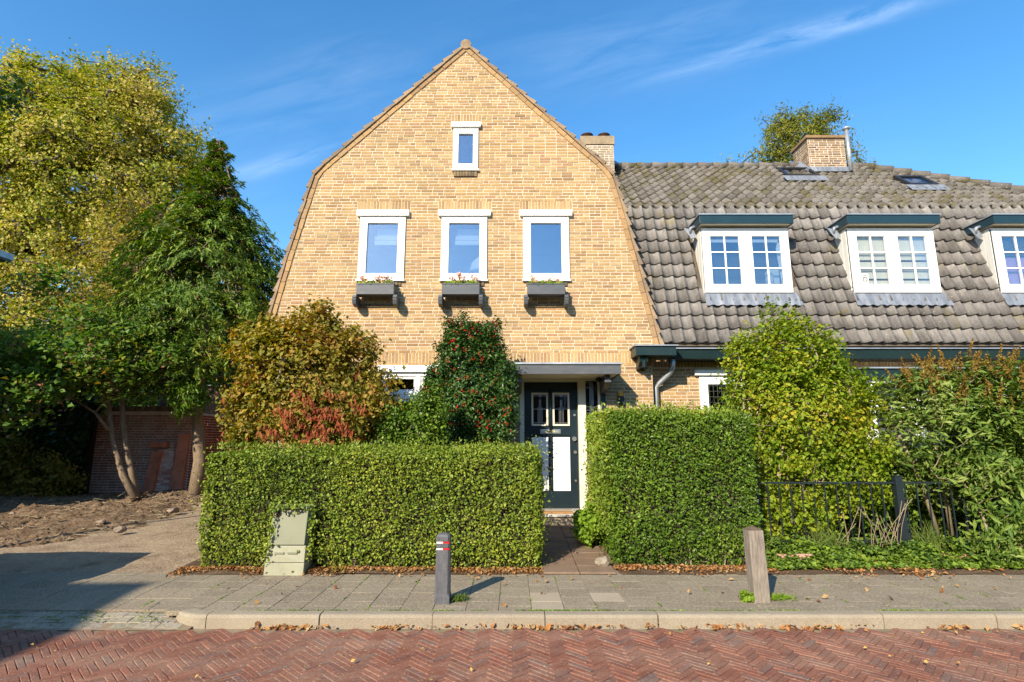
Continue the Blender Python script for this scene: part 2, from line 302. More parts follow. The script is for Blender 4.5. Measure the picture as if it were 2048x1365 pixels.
def glass_mat(name, refl, dark=(0.86, 0.9, 0.92)):
    m_, nt, b, N, L = nodes(name); nt.nodes.remove(b); out = nt.nodes['Material Output']
    g = N('ShaderNodeBsdfGlossy'); g.inputs['Roughness'].default_value = 0.015; g.inputs['Color'].default_value = (0.82, 0.9, 1, 1)
    t = N('ShaderNodeBsdfTransparent'); t.inputs['Color'].default_value = (*dark, 1)
    lw = N('ShaderNodeLayerWeight'); lw.inputs[0].default_value = 0.35
    a = N('ShaderNodeMath'); a.operation = 'MULTIPLY_ADD'; L(lw.outputs['Fresnel'], a.inputs[0]); a.inputs[1].default_value = 0.5; a.inputs[2].default_value = refl; a.use_clamp = True
    nz = noise(N, L, 2.0, 2, 0.5, wpos(N)); bp = N('ShaderNodeBump'); bp.inputs['Strength'].default_value = 0.05; bp.inputs['Distance'].default_value = 0.02
    L(nz, bp.inputs['Height']); L(bp.outputs[0], g.inputs['Normal'])
    mx = N('ShaderNodeMixShader'); L(a.outputs[0], mx.inputs[0]); L(t.outputs[0], mx.inputs[1]); L(g.outputs[0], mx.inputs[2]); L(mx.outputs[0], out.inputs[0]); return m_
M['glass'] = glass_mat('window_glass', 0.22)
M['glass_dim'] = glass_mat('dormer_glass', 0.16)
M['glass_clear'] = glass_mat('clear_window_glass', 0.03, (0.95, 0.96, 0.95))
M['glass_dark'] = glass_mat('leaded_glass', 0.06, (0.22, 0.25, 0.25))
M['carpaint'] = plain_mat('grey_green_car_paint', (0.10, 0.12, 0.11), 0.25, 0.05, 2, 0.3, bs=0.0)
M['tyre'] = plain_mat('rubber', (0.02, 0.02, 0.02), 0.8, 0.2, 9)
M['tail'] = plain_mat('tail_light_lens', (0.5, 0.03, 0.015), 0.2, 0.1, 9)
M['far_brick'] = plain_mat('far_brown_brick', (0.16, 0.075, 0.05), 0.9, 0.3, 8)
# leaves
M['l_hedge'] = leaf_mat('hedge_leaf', [(0.035, 0.065, 0.010), (0.095, 0.15, 0.017), (0.17, 0.235, 0.024), (0.26, 0.31, 0.035), (0.38, 0.36, 0.05)], 0.38, 0.22, 0.9)
M['l_hedge2'] = leaf_mat('privet_leaf', [(0.025, 0.06, 0.008), (0.075, 0.14, 0.014), (0.13, 0.21, 0.02), (0.23, 0.31, 0.035)], 0.33, 0.22, 1.1)
M['l_lime'] = leaf_mat('lime_leaf', [(0.14, 0.24, 0.02), (0.22, 0.34, 0.03), (0.28, 0.40, 0.05)], 0.45, 0.4, 2)
M['l_brownish'] = leaf_mat('autumn_hazel_leaf', [(0.07, 0.085, 0.012), (0.16, 0.165, 0.022), (0.29, 0.245, 0.035), (0.38, 0.25, 0.05), (0.28, 0.11, 0.03)], 0.55, 0.35, 2.2)
M['l_holly'] = leaf_mat('holly_leaf', [(0.020, 0.055, 0.012), (0.05, 0.11, 0.02), (0.11, 0.19, 0.04)], 0.35, 0.15, 2, spec=0.3)
M['l_yellow'] = leaf_mat('yellow_green_leaf', [(0.06, 0.12, 0.010), (0.14, 0.23, 0.015), (0.23, 0.31, 0.02), (0.34, 0.36, 0.03), (0.55, 0.38, 0.03)], 0.45, 0.4, 1.3)
M['l_budd'] = leaf_mat('grey_green_leaf', [(0.04, 0.085, 0.014), (0.10, 0.17, 0.025), (0.19, 0.26, 0.04), (0.34, 0.38, 0.13)], 0.5, 0.3, 1.6)
M['spike'] = leaf_mat('brown_flower_spike', [(0.11, 0.06, 0.012), (0.22, 0.13, 0.025), (0.32, 0.21, 0.04)], 0.8, 0.1, 4)
M['l_tree'] = leaf_mat('golden_tree_leaf', [(0.10, 0.15, 0.012), (0.20, 0.25, 0.018), (0.38, 0.36, 0.06), (0.58, 0.47, 0.13), (0.60, 0.43, 0.20)], 0.5, 0.42, 0.30)
M['l_conifer'] = leaf_mat('cypress_spray', [(0.028, 0.070, 0.012), (0.08, 0.15, 0.02), (0.17, 0.24, 0.03), (0.34, 0.34, 0.05)], 0.5, 0.25, 0.9)
M['cone'] = leaf_mat('brown_cones', [(0.22, 0.09, 0.05), (0.33, 0.15, 0.08)], 0.7, 0.1, 2)
M['l_maple'] = leaf_mat('maple_leaf', [(0.045, 0.10, 0.018), (0.10, 0.19, 0.03), (0.17, 0.26, 0.04), (0.30, 0.17, 0.04)], 0.45, 0.4, 0.9)
M['l_ivy'] = leaf_mat('ivy_leaf', [(0.012, 0.035, 0.012), (0.03, 0.07, 0.02), (0.06, 0.11, 0.03)], 0.3, 0.2, 1.2)
M['l_ivy_light'] = leaf_mat('ivy_ground_leaf', [(0.04, 0.08, 0.02), (0.10, 0.17, 0.03), (0.19, 0.28, 0.035), (0.30, 0.38, 0.04)], 0.4, 0.3, 2.5)
M['l_larch'] = leaf_mat('larch_needles', [(0.10, 0.14, 0.02), (0.20, 0.22, 0.03), (0.32, 0.26, 0.04)], 0.6, 0.35, 0.5)
M['l_oak'] = leaf_mat('oak_leaf', [(0.02, 0.05, 0.012), (0.05, 0.10, 0.02), (0.08, 0.14, 0.025)], 0.4, 0.3, 0.8)
M['fallen'] = leaf_mat('fallen_leaf', [(0.10, 0.045, 0.018), (0.22, 0.09, 0.03), (0.38, 0.17, 0.05), (0.42, 0.27, 0.12), (0.17, 0.08, 0.04)], 0.8, 0.1, 3)
M['l_gold'] = leaf_mat('yellow_fallen_leaf', [(0.5, 0.36, 0.10), (0.55, 0.30, 0.08)], 0.8, 0.1, 3)
M['grass'] = leaf_mat('grass_blade', [(0.06, 0.11, 0.02), (0.13, 0.19, 0.03), (0.25, 0.25, 0.08)], 0.6, 0.3, 3)
# ------------------------------------------------------------------ foliage helpers
def nrm(a): return a / np.maximum(np.linalg.norm(a, axis=1, keepdims=True), 1e-9)
def leaf_mesh(name, P, Nn, Ls, Ws, mat, parent=None, tan=None, spread=0.9, fold=0.25, kind=None, jit=0.5):
    n = len(P); nn = nrm(Nn + RNG.normal(size=(n, 3)) * spread)
    t = RNG.normal(size=(n, 3)) if tan is None else tan + RNG.normal(size=(n, 3)) * 0.35
    t = nrm(t - nn * np.sum(t * nn, axis=1, keepdims=True)); s = np.cross(nn, t)
    sc = RNG.uniform(1 - jit, 1 + jit, size=(n, 1)); L2 = Ls * sc * 0.5; W2 = Ws * sc * 0.5
    V = np.empty((n, 4, 3)); V[:, 0] = P - t * L2; V[:, 1] = P + s * W2 + nn * W2 * fold * 2 - t * L2 * 0.1
    V[:, 2] = P + t * L2; V[:, 3] = P - s * W2 + nn * W2 * fold * 2 - t * L2 * 0.1
    off = base_of(parent); V = V.reshape(-1, 3) - np.array(off)
    me = bpy.data.meshes.new(name); me.vertices.add(4 * n); me.vertices.foreach_set('co', V.ravel().astype(np.float32))
    b4 = (np.arange(n) * 4)[:, None]; idx = (b4 + np.array([[0, 1, 2, 0, 2, 3]])).ravel().astype(np.int32)
    me.loops.add(6 * n); me.loops.foreach_set('vertex_index', idx)
    me.polygons.add(2 * n); me.polygons.foreach_set('loop_start', (np.arange(2 * n) * 3).astype(np.int32))
    me.update(calc_edges=True); me.materials.append(mat)
    o = link_mesh(name, me, parent)
    if kind: o['kind'] = kind
    return o
def ell_points(ells, n, inner=0.35):
    w = np.array([e[3] * e[4] * e[5] for e in ells]) ** 0.75; w /= w.sum(); out = []
    for e, k in zip(ells, RNG.multinomial(n, w)):
        d = nrm(RNG.normal(size=(k, 3))); r = RNG.uniform(inner ** 3, 1, size=(k, 1)) ** (1 / 3)
        r *= 1 + 0.16 * wob(d + np.array(e[:3]), 2.3)[:, None]; r *= 1 + (RNG.uniform(size=(k, 1)) < 0.10) * RNG.uniform(0, 0.22, size=(k, 1))
        out.append(np.array(e[:3]) + d * r * np.array(e[3:6]))
    return np.vstack(out)
def skeleton(mb, trunk, radii, C, rmin, n=5, seg=2, lift=0.15):
    """grow limbs from a trunk polyline to every clump centre, thick where many clumps hang on them"""
    nodes_ = [np.array(p, float) for p in trunk]; par = [-1] + list(range(len(trunk) - 1)); nt_ = len(trunk)
    T = np.array(trunk, float); d0 = np.min(np.linalg.norm(C[:, None] - T[None], axis=2), axis=1); order = np.argsort(d0)
    start = max(1, nt_ // 3); arr = list(nodes_)
    for i in order:
        c = C[i]; A = np.array(arr); dd = np.linalg.norm(A - c, axis=1) + 0.25 * np.maximum(0, A[:, 2] - c[2] + 0.1); dd[:start] += 3
        j = int(np.argmin(dd)); arr.append(c); par.append(j)
    cnt = np.zeros(len(arr))
    for i in range(len(arr) - 1, nt_ - 1, -1):
        cnt[i] += 1
        if par[i] >= nt_: cnt[par[i]] += cnt[i]
    for i in range(nt_, len(arr)):
        a = np.array(arr[par[i]]); b = np.array(arr[i]); r1 = rmin * cnt[i] ** 0.45; d = np.linalg.norm(b - a)
        mid = (a + b) / 2 + np.array([0, 0, -lift * 0.3 * d]) + RNG.normal(size=3) * d * 0.06
        ra = min(r1 * 1.2, radii[-1] * 1.2 if par[i] < nt_ else 9)
        mb.tube([a, mid, b], [ra, r1 * 1.05, r1 * 0.85], 4 if r1 < rmin * 2.5 else n, caps=False)
    mb.tube(trunk, radii, 9)
def plant(name, label, cat, trunks, radii, ells, ncl, lpc, rc, Ls, Ws, mat, bark, rmin=0.004, group=None, inner=0.45, crown='crown', extra=None, up=0.6, spread=0.9, tan_fn=None, flat=1.0, stem='trunk', clip=None, frond=None):
    base = trunks[0][0]; t = thing(name, label, cat, base, group)
    C = ell_points(ells, ncl, inner)
    if extra is not None: C = np.vstack([C, extra])
    if clip is not None: C = C[clip(C)]
    which = RNG.integers(0, len(trunks), len(C)) if len(trunks) > 1 else np.zeros(len(C), int)
    if len(trunks) > 1:
        ends = np.array([tr[-1] for tr in trunks]); which = np.argmin(np.linalg.norm(C[:, None] - ends[None], axis=2), axis=1)
    for i, tr in enumerate(trunks):
        mb = MB(); Ci = C[which == i]
        if len(Ci): skeleton(mb, tr, radii, Ci, rmin)
        else: mb.tube(tr, radii, 8)
        mb.build(stem, bark, t)
    k = len(C); cn = RNG.poisson(lpc * RNG.uniform(0.35, 1.65, k)); P = np.repeat(C, cn, axis=0); P = P + RNG.normal(size=P.shape) * rc * np.array([1, 1, flat])
    if frond: P, tan0 = frond(C, cn)
    if clip is not None: P = P[clip(P)]
    ctr = C.mean(axis=0); Nn = nrm(P - ctr) + np.array([0, 0, up])
    tan = tan0 if frond else (tan_fn(P, ctr) if tan_fn else None)
    leaf_mesh(crown, P, Nn, Ls, Ws, mat, t, tan, spread)
    return t, C
# ------------------------------------------------------------------ ground
def struct(name, mb, mat): o = mb.build(name, mat); o['kind'] = 'structure'; return o
g = MB(); g.quad((-600, -600, -0.06), (600, -600, -0.06), (600, 1200, -0.06), (-600, 1200, -0.06)); struct('ground', g, M['ground'])
g = MB(); g.quad((-40, -0.6, -0.012), (40, -0.6, -0.012), (40, 5.2, -0.012), (-40, 5.2, -0.012)); road = struct('road', g, M['joint'])
g = MB(); g.box(-40, 40, -2.4, -0.6, -0.05, 0.1); struct('far_pavement', g, M['tile_pave'])
KY = 5.16
def grid_sheet(name, x0, x1, y0, y1, nx, ny, hf, mat, kind='structure', cut=None):
    X, Y = np.meshgrid(np.linspace(x0, x1, nx), np.linspace(y0, y1, ny)); X = X.ravel(); Y = Y.ravel()
    Z = hf(X, Y); V = np.stack([X, Y, Z], 1); f = []
    for j in range(ny - 1):
        for i in range(nx - 1):
            a = j * nx + i
            if cut and cut(X[a], Y[a]): continue
            f.append((a, a + 1, a + nx + 1, a + nx))
    me = bpy.data.meshes.new(name); me.from_pydata(V.tolist(), [], f); me.materials.append(mat)
    me.polygons.foreach_set('use_smooth', [True] * len(f)); o = link_mesh(name, me, None); o['kind'] = kind; return o
gzv = np.vectorize(gz)
def garden_h(X, Y):
    P = np.stack([X, Y, X * 0], 1); return gzv(Y) + 0.012 + 0.02 * wob(P, 3) - np.where((X > 0.36) & (X < 1.2), 0.07, 0)
grid_sheet('garden_ground', -3.95, 14, 6.64, 10.5, 180, 50, garden_h, M['soil'])
def heap(X, Y):
    P = np.stack([X, Y, X * 0], 1)
    edge = -5.9 - (Y - 8.3) * 0.15 - 0.9 * np.clip((9.3 - Y) / 1.5, 0, 1.5)
    m_ = np.clip((edge - X) / 1.0, 0, 1) * np.clip((Y - 7.7) / 1.4, 0, 1)
    m2 = np.exp(-((X + 6.6) ** 2 / 1.8 + (Y - 12.2) ** 2 / 0.5))
    return gzv(Y) - 0.004 + m_ * (0.13 + 0.07 * wob(P, 2.4) + 0.045 * wob(P, 7) + 0.03 * wob(P, 17)) + m2 * (0.14 + 0.05 * wob(P, 9)) + 0.012 * wob(P, 1.6)
def sandmask(x, y): return x < -5.9 - (y - 8.3) * 0.15 - 0.9 * min(max((9.3 - y) / 1.5, 0), 1.5) + 0.12 * math.sin(y * 7) and y > 7.9
grid_sheet('driveway_sand', -12.0, -3.6, 6.62, 14.0, 120, 118, heap, M['sand'], cut=lambda x, y: sandmask(x, y) or (abs(x + 6.4) < 1.4 and y > 11.9))
grid_sheet('dug_soil', -16, -3.8, 7.4, 16.0, 260, 170, lambda X, Y: heap(X, Y) - np.where(np.vectorize(sandmask)(X + .1, Y) | ((np.abs(X + 6.4) < 1.5) & (Y > 11.8)), 0, 0.02) + 0.002, M['dug'])
g = MB(); g.quad((-16, 14, 0.3), (16, 14, 0.3), (16, 60, 0.35), (-16, 60, 0.35)); struct('back_garden', g, M['ground'])
# ---- road clinkers in herringbone, zigzag rows running across the street
def herring():
    # cells (u,v): pattern with period: brick H covers (k+0..2 , k) and brick V covers (k+3, k-?..) ; rows offset by k
    L_ = 0.208; w = L_ / 4; out = []; c, s = math.cos(R(45)), math.sin(R(45))
    for k in range(-250, 250):
        for m_ in range(-30, 31):
            u0, v0 = k + 8 * m_, k          # H brick covers u0..u0+2 at row v0
            out.append((u0 + 2, v0 + 0.5, 0))
            out.append((u0 + 4.5, v0 - 1, 90))   # V brick covers column u0+3, rows v0-2..v0
    res = []
    for u, v, a in out:
        X = (u * c - v * s) * w; Y = (u * s + v * c) * w
        Y += 3.9
        if -7.4 < X < 7.6 and 2.4 < Y < 5.12: res.append((X, Y, a + 45))
    return res, w
hb, w0 = herring()
def chamfer_slab(mb, cx, cy, hx, hy, ang, z0, z1, ch=0.006, jz=0.0, tilt=(0, 0)):
    c, s = math.cos(R(ang)), math.sin(R(ang)); V = []
    for (fx, fy, z) in ((1, 1, z0), (1, 1, z1 - ch), (None, None, z1)):
        for sx, sy in ((-1, -1), (1, -1), (1, 1), (-1, 1)):
            x = sx * (hx if fx else hx - ch); y = sy * (hy if fx else hy - ch)
            zz = z + jz + (tilt[0] * x + tilt[1] * y if z != z0 else 0); V.append((cx + x * c - y * s, cy + x * s + y * c, zz))
    f = [(8, 9, 10, 11)]
    for k in range(4):
        k2 = (k + 1) % 4; f.append((k, k2, 4 + k2, 4 + k)); f.append((4 + k, 4 + k2, 8 + k2, 8 + k))
    mb.add(V, f)
def projects(p):
    d = Vector(p) - Vector((0, 0, EYE)); zc = d.y * math.cos(TILT) + d.z * math.sin(TILT)
    yc = -d.y * math.sin(TILT) + d.z * math.cos(TILT)
    if zc <= 0: return None
    return 1024 + F * d.x / zc, 682.5 - F * yc / zc, zc
def vis(p):
    q = projects(p); return q and 0 < q[0] < 2048 and 0 < q[1] < 1365
hb.sort(key=lambda b: (0 if vis((b[0], b[1], 0)) else 1, b[1] ** 2 + b[0] ** 2 * 0.3))
mb = MB(); chamfer_slab(mb, 0, 0, w0 * 2 - 0.0024, w0 / 2 - 0.0024, 0, -0.03, 0.0, 0.004); clink = mb.mesh('clinker', M['clinker'])
rest = MB()
for i, (X, Y, a) in enumerate(hb):
    jz = random.gauss(0, 0.0016) + 0.010 * math.sin(X * 0.9) * 0.4
    jz -= 0.004
    if i < 300:
        o = place('clinker', clink, road, (X, Y, jz), (random.gauss(0, 0.008), random.gauss(0, 0.008), R(a + random.gauss(0, 0.8))))
    else: chamfer_slab(rest, X, Y, w0 * 2 - 0.0024, w0 / 2 - 0.0024, a + random.gauss(0, 0.8), -0.03, 0.0, 0.004, jz, (random.gauss(0, 0.008), random.gauss(0, 0.008)))
rest.build('clinkers', M['clinker'], road, kind='stuff')
# ---- pavement: slabs in columns with staggered cross joints
g = MB(); g.quad((-3.0, 5.26, 0.078), (40, 5.26, 0.078), (40, 6.66, 0.078), (-3.0, 6.66, 0.078))
g.quad((-16, 5.4, 0.045), (-3.0, 5.4, 0.045), (-3.0, 6.66, 0.078), (-16, 6.66, 0.078)); pave = struct('pavement', g, M['joint'])
slab_me = []
for k in range(4):
    mb = MB(); chamfer_slab(mb, 0, 0, 0.1487, 0.1492, 0, -0.04, 0.0, 0.003); slab_me.append(mb.mesh('slab', M['tile_pave']))
mbp = MB(); chamfer_slab(mbp, 0, 0, 0.148, 0.148, 0, -0.04, 0.0, 0.004); slab_pale = mbp.mesh('pale_slab', M['tile_pale'])
mbh = MB(); chamfer_slab(mbh, 0, 0, 0.148, 0.073, 0, -0.04, 0.0, 0.004); slab_half = mbh.mesh('half_slab', M['tile_pave'])
for ix in range(-23, 24):
    X = 0.33 + 0.3 * ix - 0.15 + 0.15
    stag = ix % 2
    ys = [5.285 + 0.15 + 0.3 * k + (0.15 if stag else 0) for k in range(5)]
    if X < -3.05:
        for k in range(5):
            Y = 5.61 + 0.3 * k - (0.0 if stag else 0.0); zz = 0.062 + 0.038 * min(1, max(0, (Y - 5.46) / 0.6))
            place('slab', slab_me[0], pave, (X, Y, zz + random.gauss(0, 0.0012)), (R(3.6) if Y < 6.1 else 0, random.gauss(0, 0.004), random.gauss(0, 0.004)))
        continue
    if stag: place('half_slab', slab_half, pave, (X, 5.285 + 0.073, 0.1), (0, 0, 0))
    for k, Y in enumerate(ys):
        if Y > 6.80: continue
        zd = 0.1
        me = slab_pale if (abs(X - 0.33) < 0.05 and k in (0, 1)) or (abs(X - 0.93) < 0.05 and k == 1) else slab_me[0]
        place('slab', me, pave, (X, Y, zd + random.gauss(0, 0.0010)), (random.gauss(0, 0.003), random.gauss(0, 0.003), random.gauss(0, 0.004)))
# driveway pavers left of the kerb end
g = MB(); g.quad((-16, 5.1, -0.008), (-2.8, 5.1, -0.004), (-2.8, 5.50, 0.052), (-16, 5.50, 0.052)); drv = struct('driveway_ramp', g, M['joint'])
mb = MB(); chamfer_slab(mb, 0, 0, 0.102, 0.048, 0, -0.04, 0.0, 0.005); pav = mb.mesh('paver', M['paver'])
for j in range(3):
    for i in range(26):
        X = -3.0 - 0.21 * i - (0.105 if j % 2 else 0); Y = 5.15 + 0.1 * j
        if X > -3.0 - (0.10 if j > 0 else 0): continue
        place('paver', pav, drv, (X, Y + 0.03, 0.010 + 0.018 * j + random.gauss(0, 0.002)), (R(9.5) + random.gauss(0, 0.012), random.gauss(0, 0.02), random.gauss(0, 0.03)))
# ---- kerb
kerb = thing('kerb', 'long beige concrete kerb between the red brick road and the grey pavement', 'kerb', (0, KY, 0))
def kerb_profile(): return [(0, -0.1), (0, 0.078), (0.012, 0.098), (0.03, 0.1035), (0.12, 0.1035), (0.12, -0.1)]
for i in range(0, 16):
    x0 = -2.68 + i * 0.99 + random.gauss(0, 0.003); mb = MB(); dy = random.gauss(0, 0.002)
    mb.prism_x([(KY + y + dy, z + random.gauss(0, 0.001)) for y, z in kerb_profile()], x0 + 0.004, x0 + 0.986)
    mb.build('kerb_stone', M['kerb'], kerb)
mb = MB(); cxk, cyk, rk = -2.685, KY + 0.33, 0.33; nseg = 12; pr = kerb_profile(); V = []; fs = []
for k in range(nseg + 1):
    a = R(270 - 95 * k / nseg)
    for y, z in pr: rr = rk - y; V.append((cxk + rr * math.cos(a) * 1.25, cyk + rr * math.sin(a), z - 0.006 * k / nseg))
npf = len(pr)
for k in range(nseg):
    for q in range(npf): q2 = (q + 1) % npf; fs.append((k * npf + q, k * npf + q2, (k + 1) * npf + q2, (k + 1) * npf + q))
fs.append(tuple(range(npf))); fs.append(tuple(nseg * npf + q for q in range(npf - 1, -1, -1)))
mb.add(V, fs, smooth=False); mb.build('curved_kerb_stone', M['kerb'], kerb)
# ------------------------------------------------------------------ brick laying
def subtract(iv, holes):
    out = [iv]
    for a, b in holes:
        nx = []
        for s, e in out:
            if b <= s or a >= e: nx.append((s, e)); continue
            if a > s: nx.append((s, a))
            if b < e: nx.append((b, e))
        out = nx
    return [(s, e) for s, e in out if e - s > 0.015]
def lay(outline, z0, z1, openings, ch=0.0605, jt=0.0125, wild=True):
    """rectangles (s0,s1,za,zb) of bricks; outline(z)->(s0,s1)"""
    res = []; k = 0; z = z0
    while z + ch * 0.6 < z1:
        za, zb = z, min(z + ch - jt, z1); zm = (za + zb) / 2; s0, s1 = outline(zm)
        for a, b in subtract((s0, s1), [(o[0], o[1]) for o in openings if o[2] < zb - 0.012 and o[3] > za + 0.012]):
            s = a; first = True
            while s < b - 0.02:
                w = 0.215 if not wild or random.random() > 0.27 else 0.105
                if first: w = random.choice((0.215, 0.16, 0.105, 0.05)) if a == s0 else (0.105 if k % 2 else 0.215)
                first = False; e = min(s + w, b)
                if b - e < 0.04: e = b
                res.append((s + jt / 2, e - jt / 2, za, zb)); s = e
        z += ch; k += 1
    return res
def emit_bricks(rects, wall, mat, org, d, nrml, proud=0.005, depth=0.03, limit=300, name='brick', score=None, soldier=None):
    """org + s*d + z*up, front face at nrml*proud; the largest in the picture are objects, the rest one mesh"""
    org = Vector(org); d = Vector(d); nv = Vector(nrml); ang = math.atan2(d.y, d.x)
    def key(r):
        p = org + d * ((r[0] + r[1]) / 2) + Vector((0, 0, (r[2] + r[3]) / 2)); q = projects(p)
        if not q or not (0 < q[0] < 2048 and 0 < q[1] < 1365): return 0
        if score and not score(q[0], q[1]): return 0
        return (r[1] - r[0]) * (r[3] - r[2]) / q[2] ** 2
    rs = sorted(rects, key=key, reverse=True); cache = {}; rest_ = MB(); cnt = 0
    for r in rs:
        if r[1] - r[0] < 0.008: continue
        pr_ = proud + max(-0.003, random.gauss(0, 0.0018))
        sm, zm = (r[0] + r[1]) / 2, (r[2] + r[3]) / 2; hw, hh = (r[1] - r[0]) / 2, (r[3] - r[2]) / 2
        def geo(mb, o):
            for (a, b, e) in ((hw, hh, 0),):
                c = 0.003
                loc = [(-hw, -hh, -depth), (hw, -hh, -depth), (hw, hh, -depth), (-hw, hh, -depth), (-hw, -hh, -c), (hw, -hh, -c), (hw, hh, -c), (-hw, hh, -c),
                       (-hw + c, -hh + c, 0), (hw - c, -hh + c, 0), (hw - c, hh - c, 0), (-hw + c, hh - c, 0)]
                V = [o + d * x + Vector((0, 0, y)) + nv * n for x, y, n in loc]
                f = [(8, 9, 10, 11)] + [(4 + k, 4 + (k + 1) % 4, 8 + (k + 1) % 4, 8 + k) for k in range(4)] + [(k, (k + 1) % 4, 4 + (k + 1) % 4, 4 + k) for k in range(4)]
                mb.add(V, f)
        wp = org + d * sm + Vector((0, 0, zm)) + nv * pr_
        if cnt < limit and key(r) > 0:
            kk = (round(hw, 3), round(hh, 3))
            if kk not in cache: mb = MB(); geo(mb, Vector((0, 0, 0))); cache[kk] = mb.mesh(name, mat)
            place(name, cache[kk], wall, wp); cnt += 1
        else: geo(rest_, wp)
    if rest_.v: rest_.build(name + 's', mat, wall, kind='stuff')
def wall_slabs(mb, outline, zs, openings, y0, y1):
    zs = sorted(set(zs + [o[2] for o in openings] + [o[3] for o in openings]))
    for za, zb in zip(zs[:-1], zs[1:]):
        if zb - za < 1e-4: continue
        zm = (za + zb) / 2; a0, a1 = outline(za + 1e-5); b0, b1 = outline(zb - 1e-5); m0, m1 = outline(zm)
        for s, e in subtract((m0, m1), [(o[0], o[1]) for o in openings if o[2] < zm < o[3]]):
            sa, sb = (a0, b0) if s == m0 else (s, s); ea, eb = (a1, b1) if e == m1 else (e, e)
            mb.prism_y([(sa, za), (ea, za), (eb, zb), (sb, zb)], y0, y1)
# ------------------------------------------------------------------ gabled house
FY = 9.70; CX = -0.92
house = thing('gabled_house', 'tall yellow brick house with a bell-shaped gable, three flower boxes and a panelled front door', 'house', (CX, FY, 0.2))
KN = [(3.56, 3.25), (3.28, 4.6), (3.02, 5.75), (2.80, 6.63), (0.0, 9.34)]     # half width at height
def half(z):
    if z < 3.25: return 3.42
    for (w1, z1), (w2, z2) in zip(KN[:-1], KN[1:]):
        if z <= z2: return w1 + (w2 - w1) * (z - z1) / (z2 - z1)
    return 0.0
def gable(z): return CX - half(z), CX + half(z)
WX = [-2.415, -0.89, 0.635]
ops = [(x - 0.425, x + 0.425, 4.50, 5.75) for x in WX] + [(-0.89 - 0.24, -0.89 + 0.24, 6.68, 7.58)]
door_op = (0.13, 1.56, 0.2, 2.74); gf_op = (-2.32, -0.28, 1.15, 2.90)
ops_all = ops + [door_op, gf_op]
mb = MB(); wall_slabs(mb, gable, [0.1, 3.2499, 3.2501, 4.6, 5.75, 6.63, 9.33], ops_all, FY, FY + 0.28); wall = mb.build('gable_wall', M['mortar'], house)
holes = []
sold = []
def soldiers(x0, x1, z0, z1, w=0.0605):
    n = max(1, round((x1 - x0) / w)); ww = (x1 - x0) / n
    for k in range(n): sold.append((x0 + k * ww + 0.005, x0 + (k + 1) * ww - 0.005, z0 + 0.004, z1 - 0.008))
    holes.append((x0, x1, z0, z1))
for x in WX: soldiers(x - 0.5, x + 0.5, 5.865, 6.075); holes.append((x - 0.5, x + 0.5, 5.74, 5.865))
soldiers(-0.89 - 0.29, -0.89 + 0.29, 7.68, 7.88); holes.append((-0.89 - 0.29, -0.89 + 0.29, 7.57, 7.68))
soldiers(CX - 3.42, CX + 3.42, 2.965, 3.175); holes.append((-2.36, -0.24, 2.79, 2.93))
holes.append((-0.89 - 0.225, -0.89 + 0.225, 6.545, 6.68))
for x in WX: holes.append((x - 0.38, x + 0.38, 4.40, 4.50)); holes.append((x - 0.36, x + 0.36, 4.0, 4.07))
rects = lay(gable, 0.2, 9.25, ops_all + holes)
emit_bricks(rects, wall, M['brick'], (0, FY, 0), (1, 0, 0), (0, -1, 0), score=lambda x, y: y < 725 and x > 545 and not (x < 760 and y > 600) and not (840 < x < 1010 and y > 640))
emit_bricks(sold, wall, M['brick'], (0, FY, 0), (1, 0, 0), (0, -1, 0), name='soldier_brick', limit=60, score=lambda x, y: y < 560)
sb = []; x = -0.89 - 0.225
for k in range(8): sb.append((x + 0.003, x + 0.053, 6.56, 6.67)); x += 0.056
emit_bricks(sb, wall, M['brick_dark'], (0, FY, 0), (1, 0, 0), (0, -1, 0), proud=0.035, name='sill_brick')
for wx in WX:
    sb = [(wx - 0.36 + 0.18 * k + 0.004, wx - 0.36 + 0.18 * (k + 1) - 0.004, 4.0, 4.065) for k in range(4)]
    sb += [(wx - 0.38 + 0.0585 * k + 0.004, wx - 0.38 + 0.0585 * (k + 1) - 0.004, 4.40, 4.495) for k in range(13)]
    emit_bricks(sb, wall, M['brick_dark'], (0, FY, 0), (1, 0, 0), (0, -1, 0), proud=0.028, name='sill_brick')
# small ventilation slots high in the gable
mb = MB()
for k in range(5):
    for j in range(2): mb.box(-1.03 + 0.06 * k, -1.015 + 0.06 * k, FY - 0.008, FY + 0.0, 8.61 + 0.05 * j, 8.63 + 0.05 * j)
mb.build('vent_slots', M['black'], wall)
# body: side and back walls, floors
mb = MB()
mb.box(CX - 3.42, CX - 3.17, FY + 0.28, 18, 0.1, 3.25); mb.box(CX + 3.17, CX + 3.42, FY + 0.28, 18, 0.1, 3.25)
mb.prism_y([(CX - 3.16, 0.1), (CX + 3.16, 0.1), (CX + 3.16, 3.2), (CX + 2.75, 6.5), (CX, 9.1), (CX - 2.75, 6.5), (CX - 3.16, 3.2)], 17.7, 17.95)
mb.build('body_wall', M['brick_dark'], house)
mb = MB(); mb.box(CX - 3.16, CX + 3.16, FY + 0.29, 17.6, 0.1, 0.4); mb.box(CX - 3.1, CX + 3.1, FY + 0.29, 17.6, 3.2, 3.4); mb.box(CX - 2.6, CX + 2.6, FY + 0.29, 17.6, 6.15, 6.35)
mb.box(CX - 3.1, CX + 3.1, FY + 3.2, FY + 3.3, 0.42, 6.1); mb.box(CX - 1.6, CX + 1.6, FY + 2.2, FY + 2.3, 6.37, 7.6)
mb.build('room_walls', M['inside'], house)
